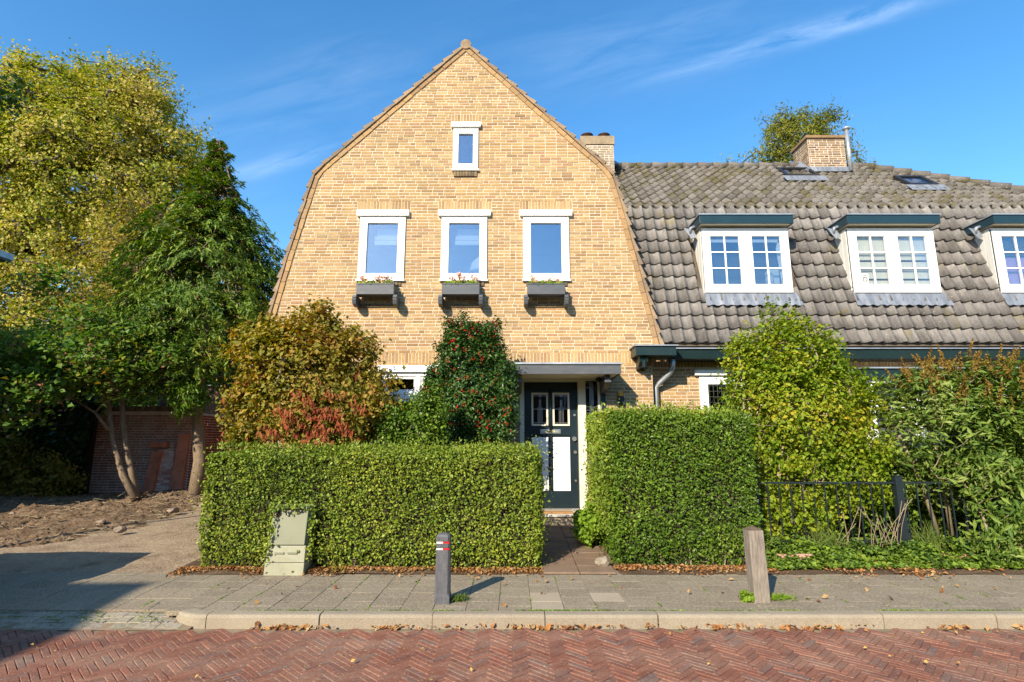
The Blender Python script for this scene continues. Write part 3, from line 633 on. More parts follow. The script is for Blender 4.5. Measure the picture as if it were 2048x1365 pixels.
# roof slabs of the gabled house (seen edge on) and verge
roofg = MB()
for sgn in (-1, 1):
    pts = [(3.62, 3.2), (3.34, 4.6), (3.08, 5.78), (2.88, 6.68), (0.0, 9.46)]
    inn = [(3.5, 3.2), (3.22, 4.6), (2.96, 5.72), (2.76, 6.58), (0.0, 9.30)]
    for a, b, c, d_ in zip(pts[:-1], pts[1:], inn[1:], inn[:-1]):
        poly = [(CX + sgn * p[0], p[1]) for p in (a, b, c, d_)]
        if sgn < 0: poly = poly[::-1]
        roofg.prism_y(poly, FY + 0.12, 18.2)
roof_o = roofg.build('roof', M['roof'], house)
def along(sgn, offn):
    """yield points every step along the verge path with outward normal"""
    P = [Vector((CX + sgn * w, 0, z)) for w, z in KN]; return P
def verge(sgn):
    P = along(sgn, 0)
    for step, wdt, out0, y0, y1, mat, nm, saw in ((0.21, 0.082, -0.068, FY - 0.022, FY + 0.12, M['verge'], 'verge_brick', 0), (0.262, 0.05, 0.020, FY - 0.045, FY + 0.2, M['verge_tile'], 'verge_tile', 0.035)):
        total = sum((b - a).length for a, b in zip(P[:-1], P[1:])); s = 0.0
        def pos(s_):
            for a, b in zip(P[:-1], P[1:]):
                l = (b - a).length
                if s_ <= l or b is P[-1]:
                    t = (b - a).normalized(); return a + t * min(s_, l + 0.05), t
                s_ -= l
        while s < total - 0.03:
            e = min(s + step, total); a, ta = pos(s + 0.004); b, tb = pos(e - 0.004)
            t = (b - a).normalized(); n = Vector((t.z, 0, -t.x)) * (1 if sgn > 0 else -1)
            if n.x * sgn < 0 and abs(n.x) > 0.05: n = -n
            if n.z < 0 and abs(n.x) < 0.9: n = -n
            b2 = b + t * (0.03 if saw else 0); j = random.gauss(0, 0.003)
            q = [a + n * (out0 + j), b2 + n * (out0 + j), b2 + n * (out0 + wdt * (0.6 if saw else 1) + j), a + n * (out0 + wdt + saw + j)]
            q = [(p.x, p.z) for p in q]
            ar = sum(q[i][0] * q[(i + 1) % 4][1] - q[(i + 1) % 4][0] * q[i][1] for i in range(4))
            if ar < 0: q = q[::-1]
            m_ = MB(); m_.prism_y(q, y0 + random.gauss(0, 0.003), y1); m_.build(nm, mat, roof_o); s = e
verge(-1); verge(1)
mb = MB(); mb.tube([(CX, FY - 0.05, 9.385), (CX, FY + 0.4, 9.39)], 0.105, 12); mb.build('ridge_tile', M['verge_tile'], roof_o)
# windows of the gable
def ring(mb, x0, x1, z0, z1, w, y0, y1, wb=None, wt=None):
    wb = wb or w; wt = wt or w
    mb.box(x0, x0 + w, y0, y1, z0, z1); mb.box(x1 - w, x1, y0, y1, z0, z1); mb.box(x0 + w, x1 - w, y0 + 0.001, y1, z0, z0 + wb); mb.box(x0 + w, x1 - w, y0 + 0.001, y1, z1 - wt, z1)
def gable_window(x, hw, z0, z1, hx, ht, glass, sash=0.085, cas=0.05):
    mb = MB(); ring(mb, x - hw, x + hw, z0, z1 - 0.002, cas, FY - 0.035, FY + 0.08, wb=0.05); w = mb.build('window', M['white'], house, bevel=0.003)
    mb = MB(); ring(mb, x - hw + cas + 0.004, x + hw - cas - 0.004, z0 + 0.055, z1 - cas - 0.006, sash, FY - 0.022, FY + 0.05, wb=0.09, wt=0.07); mb.build('sash', M['white'], w, bevel=0.004)
    mb = MB(); mb.box(x - hx, x + hx, FY - 0.075, FY + 0.02, z1 + 0.0, z1 + ht); mb.build('head_board', M['white'], w, bevel=0.004)
    mb = MB(); mb.box(x - hw - 0.02, x + hw + 0.02, FY - 0.06, FY + 0.03, z0 - 0.012, z0 + 0.022); mb.build('sill', M['white'], w, bevel=0.003)
    mb = MB(); mb.box(x - hw + cas + 0.06, x + hw - cas - 0.06, FY + 0.02, FY + 0.026, z0 + 0.1, z1 - 0.09); mb.build('pane', glass, w)
    return w
for i, x in enumerate(WX):
    w = gable_window(x, 0.425, 4.50, 5.75, 0.49, 0.115, M['glass'] if i < 2 else M['glass'])
    if i < 2:
        mb = MB(); mb.box(x - 0.16, x + 0.33, FY + 0.22, FY + 0.24, 5.42, 5.60); mb.box(x - 0.19, x + 0.33, FY + 0.17, FY + 0.20, 5.36, 5.43)
        mb.box(x - 0.19, x + 0.33, FY + 0.16, FY + 0.2, 5.26, 5.345); mb.build('blind', M['blind'], w)
    if i == 1:
        mb = MB(); mb.lathe(x + 0.32, FY + 0.55, [(0.27, 4.82), (0.262, 4.90), (0.22, 5.02), (0.14, 5.12), (0.05, 5.17), (0.02, 5.3)], 20); mb.build('pendant_lamp', M['blind'], w)
gable_window(-0.89, 0.24, 6.68, 7.57, 0.285, 0.1, M['glass'], sash=0.055, cas=0.04)
# ground floor window left of the holly
mb = MB(); ring(mb, gf_op[0], gf_op[1], gf_op[2], gf_op[3] - 0.09, 0.07, FY - 0.03, FY + 0.08); mb.box(gf_op[0] + .07, gf_op[1] - .07, FY - 0.028, FY + 0.07, 2.34, 2.46)
for xx in (-1.66, -0.98): mb.box(xx - 0.035, xx + 0.035, FY - 0.026, FY + 0.07, 1.22, 2.74)
w = mb.build('window', M['white'], house, bevel=0.004)
mb = MB(); mb.box(-2.37, -0.23, FY - 0.08, FY + 0.02, 2.81, 2.93); mb.build('head_board', M['white'], w, bevel=0.004)
for a, b in ((-2.25, -1.695), (-1.625, -1.015), (-0.945, -0.35)):
    for c, d_ in ((1.22, 2.34), (2.46, 2.74)):
        mb = MB(); ring(mb, a + .002, b - .002, c + .002, d_ - .002, 0.045, FY - 0.01, FY + 0.04); mb.build('sash', M['white'], w)
        mb = MB(); mb.box(a + 0.04, b - 0.04, FY + 0.02, FY + 0.025, c + 0.04, d_ - 0.04); mb.build('pane', M['glass_dark'], w)
# brackets under the flower boxes
for wx in WX:
    for sx in (-0.385, 0.335):
        x = wx + sx; mb = MB()
        mb.prism_x([(FY - 0.27, 4.17), (FY - 0.30, 4.08), (FY - 0.27, 4.00), (FY - 0.12, 3.97), (FY, 4.02), (FY, 4.16), (FY - 0.1, 4.17)], x - 0.035, x + 0.035)
        for zz in (4.085, 4.115): mb.box(x - 0.038, x + 0.038, FY - 0.303, FY - 0.29, zz, zz + 0.01)
        mb.build('bracket', M['anthra'], house, bevel=0.006)
# front door
DY = FY + 0.10
mb = MB(); dx0, dx1, dz0, dz1 = 0.215, 1.165, 0.47, 2.645
mb.box(dx0, dx0 + 0.13, DY, DY + 0.05, dz0, dz1); mb.box(dx1 - 0.14, dx1, DY, DY + 0.05, dz0, dz1)
mb.box(dx0 + .13, dx1 - .14, DY + .001, DY + 0.05, dz0, 0.74); mb.box(dx0 + .13, dx1 - .14, DY + .001, DY + 0.05, 1.70, 1.86); mb.box(dx0 + .13, dx1 - .14, DY + .001, DY + 0.05, 2.47, dz1)
mb.box(0.655, 0.71, DY + .0005, DY + 0.05, 0.74, 1.70); mb.box(0.655, 0.71, DY + .0005, DY + 0.05, 1.86, 2.47)
mb.box(dx0 + .13, dx1 - .14, DY + .035, DY + 0.05, 0.74, 1.70)
door = mb.build('front_door', M['door'], house, bevel=0.003)
for a, b in ((0.335, 0.655), (0.71, 1.035)):
    mb = MB(); mb.box(a + 0.014, b - 0.014, DY + 0.012, DY + 0.034, 0.755, 1.675); mb.build('door_panel', M['white'], door, bevel=0.006)
    mb = MB(); ring(mb, a + 0.012, b - 0.012, 1.872, 2.458, 0.032, DY - 0.012, DY + 0.03); mb.build('light_frame', M['cream'], door, bevel=0.003)
    mb = MB(); mb.box(a + 0.03, b - 0.03, DY + 0.022, DY + 0.027, 1.89, 2.44); mb.build('pane', M['glass_dark'], door)
    mb = MB(); cx_ = (a + b) / 2
    for k in (-0.035, -0.012, 0.014, 0.037): mb.box(cx_ + k, cx_ + k + 0.006, DY + 0.015, DY + 0.022, 1.91 + abs(k) * 0.6, 2.42 if abs(k) < 0.03 else 2.2)
    mb.box(a + 0.045, b - 0.045, DY + 0.016, DY + 0.022, 2.165, 2.171); mb.box(a + 0.045, b - 0.045, DY + 0.016, DY + 0.022, 1.925, 1.93); mb.box(a + 0.045, b - 0.045, DY + 0.016, DY + 0.022, 2.40, 2.405)
    mb.build('lead_strips', M['steel'], door)
    mb = MB(); mb.box(cx_ - 0.018, cx_ + 0.018, DY + 0.013, DY + 0.0155, 2.33, 2.385); mb.build('black_diamond', M['black'], door)
mb = MB(); mb.tube([(0.682, DY - 0.03, 1.80), (0.682, DY - 0.03, 2.52)], 0.024, 10); mb.tube([(0.682, DY, 1.84), (0.682, DY - 0.03, 1.84)], 0.014, 6); mb.tube([(0.682, DY, 2.46), (0.682, DY - 0.03, 2.46)], 0.014, 6); mb.build('pull_bar', M['door'], door)
mb = MB(); mb.box(0.50, 0.86, DY - 0.012, DY, 1.735, 1.812); ls = mb.build('letter_slot', M['steel'], door, bevel=0.004)
mb = MB(); mb.box(0.535, 0.825, DY - 0.017, DY - 0.0121, 1.755, 1.792); mb.build('flap', M['zinc'], ls)
mb = MB(); mb.box(0.60, 0.755, DY - 0.0195, DY - 0.0171, 1.757, 1.788)
mb.build('sticker', plain_mat('yellow_sticker', (0.62, 0.55, 0.18), 0.5, 0.1, 9), ls)
def text(body, size, loc, mat, parent, name='lettering', ext=0.001, rot=(R(90), 0, 0)):
    cu = bpy.data.curves.new(name, 'FONT'); cu.body = body; cu.size = size; cu.extrude = ext; cu.align_x = 'CENTER'; cu.align_y = 'CENTER'
    tmp = bpy.data.objects.new('tmp', cu); col.objects.link(tmp); dg = bpy.context.evaluated_depsgraph_get(); dg.update()
    me = bpy.data.meshes.new_from_object(tmp.evaluated_get(dg)); bpy.data.objects.remove(tmp); me.materials.clear(); me.materials.append(mat)
    o = place(name, me, parent, loc, rot); return o
mb = MB(); mb.box(0.615, 0.64, DY - .0215, DY - .0196, 1.763, 1.783); mb.box(0.655, 0.68, DY - .0215, DY - .0196, 1.763, 1.783); mb.box(0.695, 0.735, DY - .0215, DY - .0196, 1.763, 1.775); mb.build('sticker_print', M['black'], ls)
for zz, r in ((2.06, 0.02), (1.645, 0.040), (1.415, 0.028), (0.93, 0.02)):
    mb = MB(); mb.tube([(1.095 + (0.0 if r > .03 else 0.012), DY - 0.006 - r * 0.9, zz), (1.095 + (0 if r > .03 else 0.012), DY, zz)], [r, r * 0.9], 14)
    mb.build('door_knob' if r > 0.03 else 'lock_rosette', M['steel'], door)
# door frame, sidelight, shutter strip, step
mb = MB(); mb.box(0.135, 0.213, FY - 0.03, DY + 0.05, 0.42, 2.735); mb.box(1.167, 1.30, FY - 0.02, DY + 0.05, 0.42, 2.735); mb.box(0.213, 1.167, FY - 0.02, DY + 0.05, 2.65, 2.735)
mb.box(1.30, 1.555, FY - 0.02, DY + 0.05, 2.66, 2.735); mb.box(1.515, 1.555, FY - 0.02, DY + 0.05, 1.50, 2.66); mb.box(1.30, 1.515, FY - 0.02, DY + 0.05, 1.46, 1.50)
fr = mb.build('door_frame', M['cream'], house, bevel=0.004)
mb = MB(); mb.box(1.30, 1.515, FY + 0.03, FY + 0.036, 1.50, 2.66); mb.build('side_pane', M['glass_dark'], fr)
mb = MB()
for k in (1.375, 1.395, 1.415, 1.435): mb.box(k, k + 0.006, FY + 0.02, FY + 0.029, 1.52, 2.64)
mb.box(1.30, 1.515, FY + 0.02, FY + 0.029, 2.20, 2.206); mb.box(1.30, 1.515, FY + 0.02, FY + 0.029, 2.14, 2.146); mb.build('lead_strips', M['steel'], fr)
mb = MB(); mb.box(1.30, 1.56, FY, FY + 0.2, 0.2, 1.455); infill = mb.build('wall_infill', M['mortar'], house)
emit_bricks(lay(lambda z: (1.30, 1.56), 0.2, 1.45, []), infill, M['brick'], (0, FY, 0), (1, 0, 0), (0, -1, 0), limit=60)
mb = MB(); mb.box(1.575, 1.65, FY - 0.03, FY - 0.006, 1.9, 2.62); mb.build('dark_post', M['green'], house)
mb = MB(); mb.box(0.14, 1.25, 9.30, FY + 0.15, 0.385, 0.43); mb.build('threshold_slab', M['stone'], house, bevel=0.006)
mb = MB(); mb.box(0.16, 1.25, 9.33, FY + 0.1, 0.1, 0.384); mb.build('step_base', M['kerb'], house)
mb = MB(); mb.box(0.215, 1.165, DY - 0.02, DY + 0.08, 0.431, 0.468); mb.build('sill_plate', M['steel'], house)
mb = MB(); mb.box(0.02, 1.165, DY + 0.06, DY + 0.07, 0.4, 2.7); mb.build('dark_hall_backing', M['inside'], house)  # near-black sheet standing in for the unlit hall behind the panes
# canopy above the door
cy0 = 9.0
mb = MB(); mb.box(0.07, 1.76, cy0, FY - 0.009, 2.70, 2.725); can = mb.build('canopy', M['cream'], house)
mb = MB(); mb.box(0.07, 1.78, cy0 - 0.025, cy0, 2.695, 2.85); mb.box(0.05, 0.069, cy0 - .024, FY - 0.009, 2.695, 2.85); mb.box(1.781, 1.80, cy0 - .024, FY - 0.009, 2.695, 2.85); mb.build('fascia', M['anthra'], can, bevel=0.003)
mb = MB(); mb.box(0.03, 1.82, cy0 - 0.05, FY - 0.009, 2.855, 2.885); mb.build('zinc_cap', M['zinc'], can, bevel=0.003)
for x in (0.12, 1.60):
    mb = MB(); mb.prism_x([(9.12, 2.695), (9.10, 2.60), (9.18, 2.555), (9.30, 2.50), (FY - 0.009, 2.42), (FY - 0.009, 2.695)], x - 0.045, x + 0.045); mb.box(x - 0.055, x + 0.055, 9.085, 9.2, 2.57, 2.60); mb.build('canopy_bracket', M['anthra'], can, bevel=0.006)
mb = MB(); mb.lathe(1.50, 9.45, [(0.045, 2.62), (0.055, 2.65), (0.05, 2.68), (0.02, 2.695)], 12); mb.build('door_camera', M['black'], can)
mb = MB(); mb.box(1.86, 1.96, FY - 0.10, FY - 0.008, 2.24, 2.38); wl = mb.build('wall_lamp', M['black'], house, bevel=0.006)
mb = MB(); mb.box(1.872, 1.948, FY - 0.088, FY - 0.02, 2.381, 2.47); mb.build('lamp_glass', M['amber'], wl, bevel=0.006)
# chimney behind the right slope
def brick_box(parent, x0, x1, y0, y1, z0, z1, mat, name='chimney', lim=60, mortar=None):
    mb = MB(); mb.box(x0, x1, y0, y1, z0, z1); c = mb.build(name, mortar or M['mortar_red'], parent)
    emit_bricks(lay(lambda z: (x0, x1), z0, z1, []), c, mat, (0, y0, 0), (1, 0, 0), (0, -1, 0), limit=lim)
    emit_bricks(lay(lambda z: (-y1, -y0), z0, z1, []), c, mat, (x0, 0, 0), (0, -1, 0), (-1, 0, 0), limit=0, name='side_brick')
    emit_bricks(lay(lambda z: (y0, y1), z0, z1, []), c, mat, (x1, 0, 0), (0, 1, 0), (1, 0, 0), limit=0, name='side_brick')
    return c
c = brick_box(house, 1.66, 2.42, 12.0, 12.55, 6.3, 8.55, M['chim_pale'])
mb = MB(); mb.box(1.635, 2.445, 11.97, 12.58, 8.56, 8.78); mb.build('chimney_cap', M['chim_pale'], c, bevel=0.01)
for x in (1.83, 2.24):
    mb = MB(); mb.lathe(x, 12.25, [(0.07, 8.78), (0.06, 8.86), (0.15, 8.93), (0.155, 8.945), (0.06, 8.90)], 14); mb.build('chimney_pot', M['copper'], c)
mb = MB(); mb.lathe(1.80, 10.9, [(0.06, 6.6), (0.06, 7.50), (0.115, 7.53), (0.12, 7.58), (0.08, 7.65), (0.02, 7.67)], 12); mb.build('roof_vent', M['black'], house)
# gutter return at the foot of the right verge
mb = MB(); mb.box(2.13, 2.83, 9.30, FY - 0.009, 3.06, 3.215); gr_ = mb.build('gutter_return', M['green'], house, bevel=0.004)
mb = MB(); mb.box(2.10, 2.86, 9.27, FY - 0.009, 3.22, 3.24); mb.build('zinc_edge', M['zinc'], gr_)
for k in range(2):
    x = 2.235 + k * 0.1; mb = MB(); mb.prism_x([(9.36, 3.055), (9.40, 2.96), (9.52, 2.88), (FY - 0.009, 2.84), (FY - 0.009, 3.055)], x - 0.025, x + 0.025); mb.build('bracket', M['green'], gr_)
mb = MB()
for k in range(7): mb.box(2.262, 2.308, 9.40 + 0.035 * k, 9.425 + 0.035 * k, 2.87 + 0.0, 3.04 - 0.022 * k)
mb.build('bracket_ribs', M['green'], gr_)
# ------------------------------------------------------------------ adjoining house with the long tiled roof
EY, EZ = 9.75, 3.36; KY2, KZ2 = 10.66, 6.37; RY, RZ = 12.86, 8.46
X0, X1 = 2.52, 13.5
row = thing('tiled_roof_house', 'long brick house with grey pantile roof and white dormers, joined to the gabled house', 'house', (8, 10, 0.2))
WY = 9.98
sl = (KY2 - EY) / (KZ2 - EZ)
def low_y(z): return EY + (z - EZ) * sl
w_op = (3.42, 4.3, 1.3, 2.78); bay = (6.2, 12.5)
mb = MB(); wall_slabs(mb, lambda z: (X0, X1), [0.1, 3.2], [w_op, (6.3, 12.4, 0.9, 2.7)], WY, WY + 0.25); rwall = mb.build('front_wall', M['mortar'], row)
sold = []; holes = []
soldiers(X0 + 0.03, X1, 2.94, 3.12)
emit_bricks(sold, rwall, M['brick'], (0, WY, 0), (1, 0, 0), (0, -1, 0), name='soldier_brick', limit=30, score=lambda x, y: x < 1420)
emit_bricks(lay(lambda z: (X0 + 0.02, X1), 0.2, 3.15, [w_op, (3.37, 4.35, 2.76, 2.88), (6.3, 12.4, 0.9, 2.7)] + holes), rwall, M['brick'], (0, WY, 0), (1, 0, 0), (0, -1, 0), limit=80, score=lambda x, y: x < 1420 and y < 810)
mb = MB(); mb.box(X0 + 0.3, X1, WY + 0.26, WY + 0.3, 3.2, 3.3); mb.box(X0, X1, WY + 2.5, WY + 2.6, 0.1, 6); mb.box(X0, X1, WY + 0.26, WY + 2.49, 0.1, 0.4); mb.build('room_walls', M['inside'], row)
# window beside the downpipe
mb = MB(); ring(mb, w_op[0], w_op[1], w_op[2], w_op[3], 0.09, WY - 0.03, WY + 0.07); w = mb.build('window', M['white'], row, bevel=0.004)
mb = MB(); mb.box(3.33, 4.38, WY - 0.08, WY, 2.785, 2.88); mb.build('head_board', M['white'], w, bevel=0.003)
mb = MB(); ring(mb, w_op[0] + 0.092, w_op[1] - 0.092, w_op[2] + 0.092, w_op[3] - 0.092, 0.06, WY - 0.015, WY + 0.05); mb.build('sash', M['white'], w)
mb = MB(); mb.box(w_op[0] + 0.15, w_op[1] - 0.15, WY + 0.02, WY + 0.026, w_op[2] + 0.15, w_op[3] - 0.15); mb.build('pane', M['glass_dark'], w)
mb = MB()
for k in range(5): mb.box(3.60 + k * 0.075, 3.604 + k * 0.075, WY + 0.012, WY + 0.019, 1.46, 2.62)
for k in range(12): mb.box(3.57, 4.14, WY + 0.0125, WY + 0.019, 1.5 + 0.1 * k, 1.504 + 0.1 * k)
mb.build('lead_strips', M['steel'], w)
# bay with dark green fascia and white windows behind the buddleia
mb = MB(); mb.box(6.1, 12.6, 9.35, WY - 0.009, 0.2, 0.95); bayo = mb.build('bay', M['white'], row)
mb = MB(); mb.box(6.0, 12.7, 9.28, WY - 0.009, 2.66, 2.82); mb.build('bay_fascia', M['green'], bayo, bevel=0.004)
mb = MB(); mb.box(5.97, 12.73, 9.25, WY - 0.009, 2.825, 2.85); mb.build('zinc_cap', M['zinc'], bayo)
x = 6.12
while x < 12.4:
    mb = MB(); ring(mb, x, x + 0.77, 0.955, 2.655, 0.06, 9.36, 9.45); mb.box(x + 0.06, x + 0.71, 9.362, 9.44, 2.15, 2.21); f_ = mb.build('bay_window', M['white'], bayo)
    mb = MB(); mb.box(x + 0.05, x + 0.72, 9.40, 9.406, 1.0, 2.15); mb.box(x + 0.05, x + 0.72, 9.40, 9.406, 2.21, 2.6); mb.build('pane', M['glass'], f_); x += 0.78
mb = MB(); mb.box(6.12, 12.6, 9.6, 9.61, 0.96, 2.5); mb.build('net_curtain', M['curtain'], bayo)
# gutter and downpipe
mb = MB(); mb.prism_x([(9.56, 3.04), (9.53, 3.20), (WY - 0.009, 3.20), (WY - 0.009, 3.04)], 2.87, X1); gut = mb.build('gutter', M['green'], row)
mb = MB(); mb.box(2.87, X1, 9.50, 9.80, 3.206, 3.226); mb.build('zinc_edge', M['zinc'], gut)
mb = MB(); mb.tube([(2.86, 9.62, 3.04), (2.86, 9.66, 2.90), (2.82, 9.72, 2.80), (2.66, 9.84, 2.64), (2.60, 9.87, 2.56), (2.60, 9.88, 0.3)], 0.042, 10); mb.build('downpipe', M['zinc'], row)
# roof deck under the tiles
mb = MB()
mb.add([(X0 - 0.9, EY + 0.03, EZ - 0.06), (X1, EY + 0.03, EZ - 0.06), (X1, KY2 + 0.03, KZ2 - 0.06), (X0 - 0.9, KY2 + 0.03, KZ2 - 0.06)], [(0, 1, 2, 3)])
mb.add([(X0 - 1.5, KY2 + 0.03, KZ2 - 0.06), (12.7, KY2 + 0.03, KZ2 - 0.06), (8.85, RY, RZ - 0.05), (X0 - 1.5, RY, RZ - 0.05)], [(0, 1, 2, 3)])
mb.add([(X0 - 1.5, RY, RZ - 0.05), (8.85, RY, RZ - 0.05), (12.7, 16, 5.5), (X0 - 1.5, 16, 5.5)], [(0, 1, 2, 3)])
mb.add([(12.7, KY2 + 0.03, KZ2 - 0.06), (12.7, 16, 5.5), (8.85, RY, RZ - 0.05)], [(0, 1, 2)])
mb.add([(X1, EY + .03, EZ - .06), (X1, 16, EZ - .06), (12.7, 16, 5.5), (12.7, KY2 + .03, KZ2 - .06), (X1, KY2 + .03, KZ2 - .06)], [(0, 1, 2, 3, 4)])
rroof = mb.build('roof', M['brick_dark'], row)
TW = 0.212
PROF = [(0, 0.012), (0.09, -0.008), (0.24, -0.026), (0.42, -0.031), (0.60, -0.022), (0.72, 0.002), (0.84, 0.028), (0.94, 0.030), (1.04, 0.008)]
def tile_geo(Lx):
    V = []; n = len(PROF)
    for v, dn in ((-0.0, 0.040), (Lx + 0.04, -0.004)):
        for u, h in PROF: V.append((u * TW, v, h + dn))
    for u, h in PROF: V.append((u * TW, 0.004, h + 0.006))
    f = [(i, i + 1, n + i + 1, n + i) for i in range(n - 1)] + [(2 * n + i, 2 * n + i + 1, i + 1, i) for i in range(n - 1)]
    return V, f
def tiles(y0, z0, y1, z1, xs, xe, rows, mat, skip, limit, name, scale_x=None):
    d = Vector((0, y1 - y0, z1 - z0)); Lr = d.length / rows; d.normalize(); nv = Vector((0, -d.z, d.y)); ux = Vector((1, 0, 0))
    V, f = tile_geo(Lr); me = bpy.data.meshes.new(name); me.from_pydata(V, [], f); me.materials.append(mat)
    me.polygons.foreach_set('use_smooth', [True] * (len(PROF) - 1) + [False] * (len(PROF) - 1)); me.update()
    rot = Matrix((ux, d, nv)).transposed().to_3x3(); L_ = []
    for r in range(rows):
        x = xs
        while x < xe:
            o = Vector((x, y0, z0)) + d * (Lr * r)
            c_ = o + ux * TW / 2 + d * Lr / 2
            if not skip(c_): L_.append((o, projects(c_)))
            x += TW
    def score(t):
        q = t[1]
        if not q or not (0 < q[0] < 2048 and 0 < q[1] < 1365): return 1e9
        if 1450 < q[0] < 1780 and q[1] > 620: return 5e8
        return q[2]
    L_.sort(key=score); rest_ = MB()
    for i, (o, q) in enumerate(L_):
        j = Matrix.Rotation(random.gauss(0, 0.008), 3, 'Z') @ Matrix.Rotation(random.gauss(0, 0.012), 3, 'Y'); rr = rot @ j; oo = o + nv * random.gauss(0.0, 0.0025)
        if i < limit: place('roof_tile', me, rroof, oo, rr.to_euler())
        else: rest_.add([oo + rr @ Vector(v) for v in V], f, smooth=True)
    rest_.build(name, mat, rroof, kind='stuff')
DORM = [(3.65, 5.30), (6.46, 8.09), (9.24, 10.9)]
def skip_low(c_):
    if c_.x < CX + half(c_.z) - 0.05: return True
    return any(a - 0.04 < c_.x < b + 0.04 and 4.42 < c_.z < 5.78 for a, b in DORM)
tiles(EY, EZ, KY2, KZ2, 2.05, X1 - 0.1, 11, M['roof'], skip_low, 290, 'lower_tiles')
def hip_x(z): return 8.85 + (RZ - z) / (RZ - KZ2) * 3.85
SKY = [(1600, 349, 0.55), (1823, 366, 0.5)]
skyc = [at(1592, 346, 12.45), at(1820, 364, 11.95)]
tiles(KY2, KZ2, RY, RZ, 1.45, 12.8, 11, M['roof_moss'], lambda c_: c_.x < CX + half(c_.z) - 0.1 or c_.x > hip_x(c_.z) - 0.02, 0, 'upper_tiles')
# ridge and hip tiles
for k in range(18):
    x = 2.0 + 0.385 * k
    if x > 8.8: break
    mb = MB(); mb.tube([(x, RY, RZ + 0.015 + random.gauss(0, .004)), (x + 0.40, RY, RZ + 0.0)], [0.10, 0.085], 10); mb.build('ridge_tile', M['roof_moss'], rroof)
a = Vector((8.75, RY, RZ + 0.02)); b = Vector((12.7, KY2, KZ2 + 0.03)); n_ = 13
for k in range(n_):
    p = a.lerp(b, k / n_); q = a.lerp(b, (k + 1.08) / n_); mb = MB(); mb.tube([p, q + Vector((0, 0, 0.025))], [0.085, 0.105], 10); mb.build('hip_tile', M['roof_moss'], rroof)
# skylights lying in the upper slope
dU = Vector((0, RY - KY2, RZ - KZ2)).normalized(); nU = Vector((0, -dU.z, dU.y))
def skylight(xc, yy, w_, h_):
    t_ = (yy - KY2) / (RY - KY2); o = Vector((xc, yy, KZ2 + t_ * (RZ - KZ2))) + nU * 0.045
    def P(u, v, n): return o + Vector((u, 0, 0)) + dU * v + nU * n
    mb = MB()
    for u0, u1, v0, v1 in ((-w_, -w_ + .07, -h_, h_), (w_ - .07, w_, -h_, h_), (-w_ + .07, w_ - .07, -h_, -h_ + .08), (-w_ + .07, w_ - .07, h_ - .08, h_)):
        V = [P(u, v, n) for n in (-0.04, 0.045) for u, v in ((u0, v0), (u1, v0), (u1, v1), (u0, v1))]
        mb.add(V, [(4, 5, 6, 7), (0, 1, 5, 4), (1, 2, 6, 5), (2, 3, 7, 6), (3, 0, 4, 7)])
    s_ = mb.build('skylight', M['black'], row)
    mb = MB(); mb.add([P(-w_ + .06, -h_ + .06, .02), P(w_ - .06, -h_ + .06, .02), P(w_ - .06, h_ - .06, .02), P(-w_ + .06, h_ - .06, .02)], [(0, 1, 2, 3)]); mb.build('pane', M['glass'], s_)
    mb = MB(); mb.add([P(-w_ - .1, -h_ - .28, 0.0), P(w_ + .1, -h_ - .28, 0.0), P(w_ + .1, -h_, .03), P(-w_ - .1, -h_, .03)], [(0, 1, 2, 3)]); mb.build('flashing', M['lead'], s_)
skylight(6.92, 12.35, 0.40, 0.32); skylight(9.35, 11.85, 0.33, 0.33)
# right chimney with steel flue
c = brick_box(row, 7.32, 8.22, 12.45, 13.15, 7.7, 8.98, M['brick_chim'], lim=80)
mb = MB(); mb.box(7.27, 8.27, 12.40, 13.2, 8.985, 9.06); mb.build('chimney_cap', M['brick_chim'], c, bevel=0.01)
mb = MB(); mb.lathe(7.6, 12.8, [(0.07, 9.06), (0.06, 9.14), (0.02, 9.16)], 10); mb.build('chimney_pot', M['copper'], c)
mb = MB(); mb.tube([(8.28, 12.40, 8.1), (8.28, 12.40, 9.18)], 0.05, 10); mb.lathe(8.28, 12.40, [(0.05, 9.18), (0.10, 9.21), (0.10, 9.24), (0.03, 9.26)], 12); mb.build('steel_flue', M['zinc'], c)
mb = MB(); t_ = (12.45 - KY2) / (RY - KY2); zf = KZ2 + t_ * (RZ - KZ2)
mb.add([(7.2, 12.40, zf + .02), (8.34, 12.40, zf + .02), (8.26, 12.44, zf + .16), (7.28, 12.44, zf + .16)], [(0, 1, 2, 3)]); mb.add([(7.14, 12.42, zf + .02), (7.31, 12.44, zf + .14), (7.31, 12.86, zf + .55), (7.14, 12.86, zf + .43)], [(0, 1, 2, 3)]); mb.build('lead_flashing', M['lead'], c)
mb = MB(); mb.add([(2.36, 12.3, 8.2), (2.66, 12.5, 8.35), (2.62, 12.86, 8.62), (2.40, 12.86, 8.64)], [(0, 1, 2, 3)]); mb.build('lead_flashing', M['lead'], row)
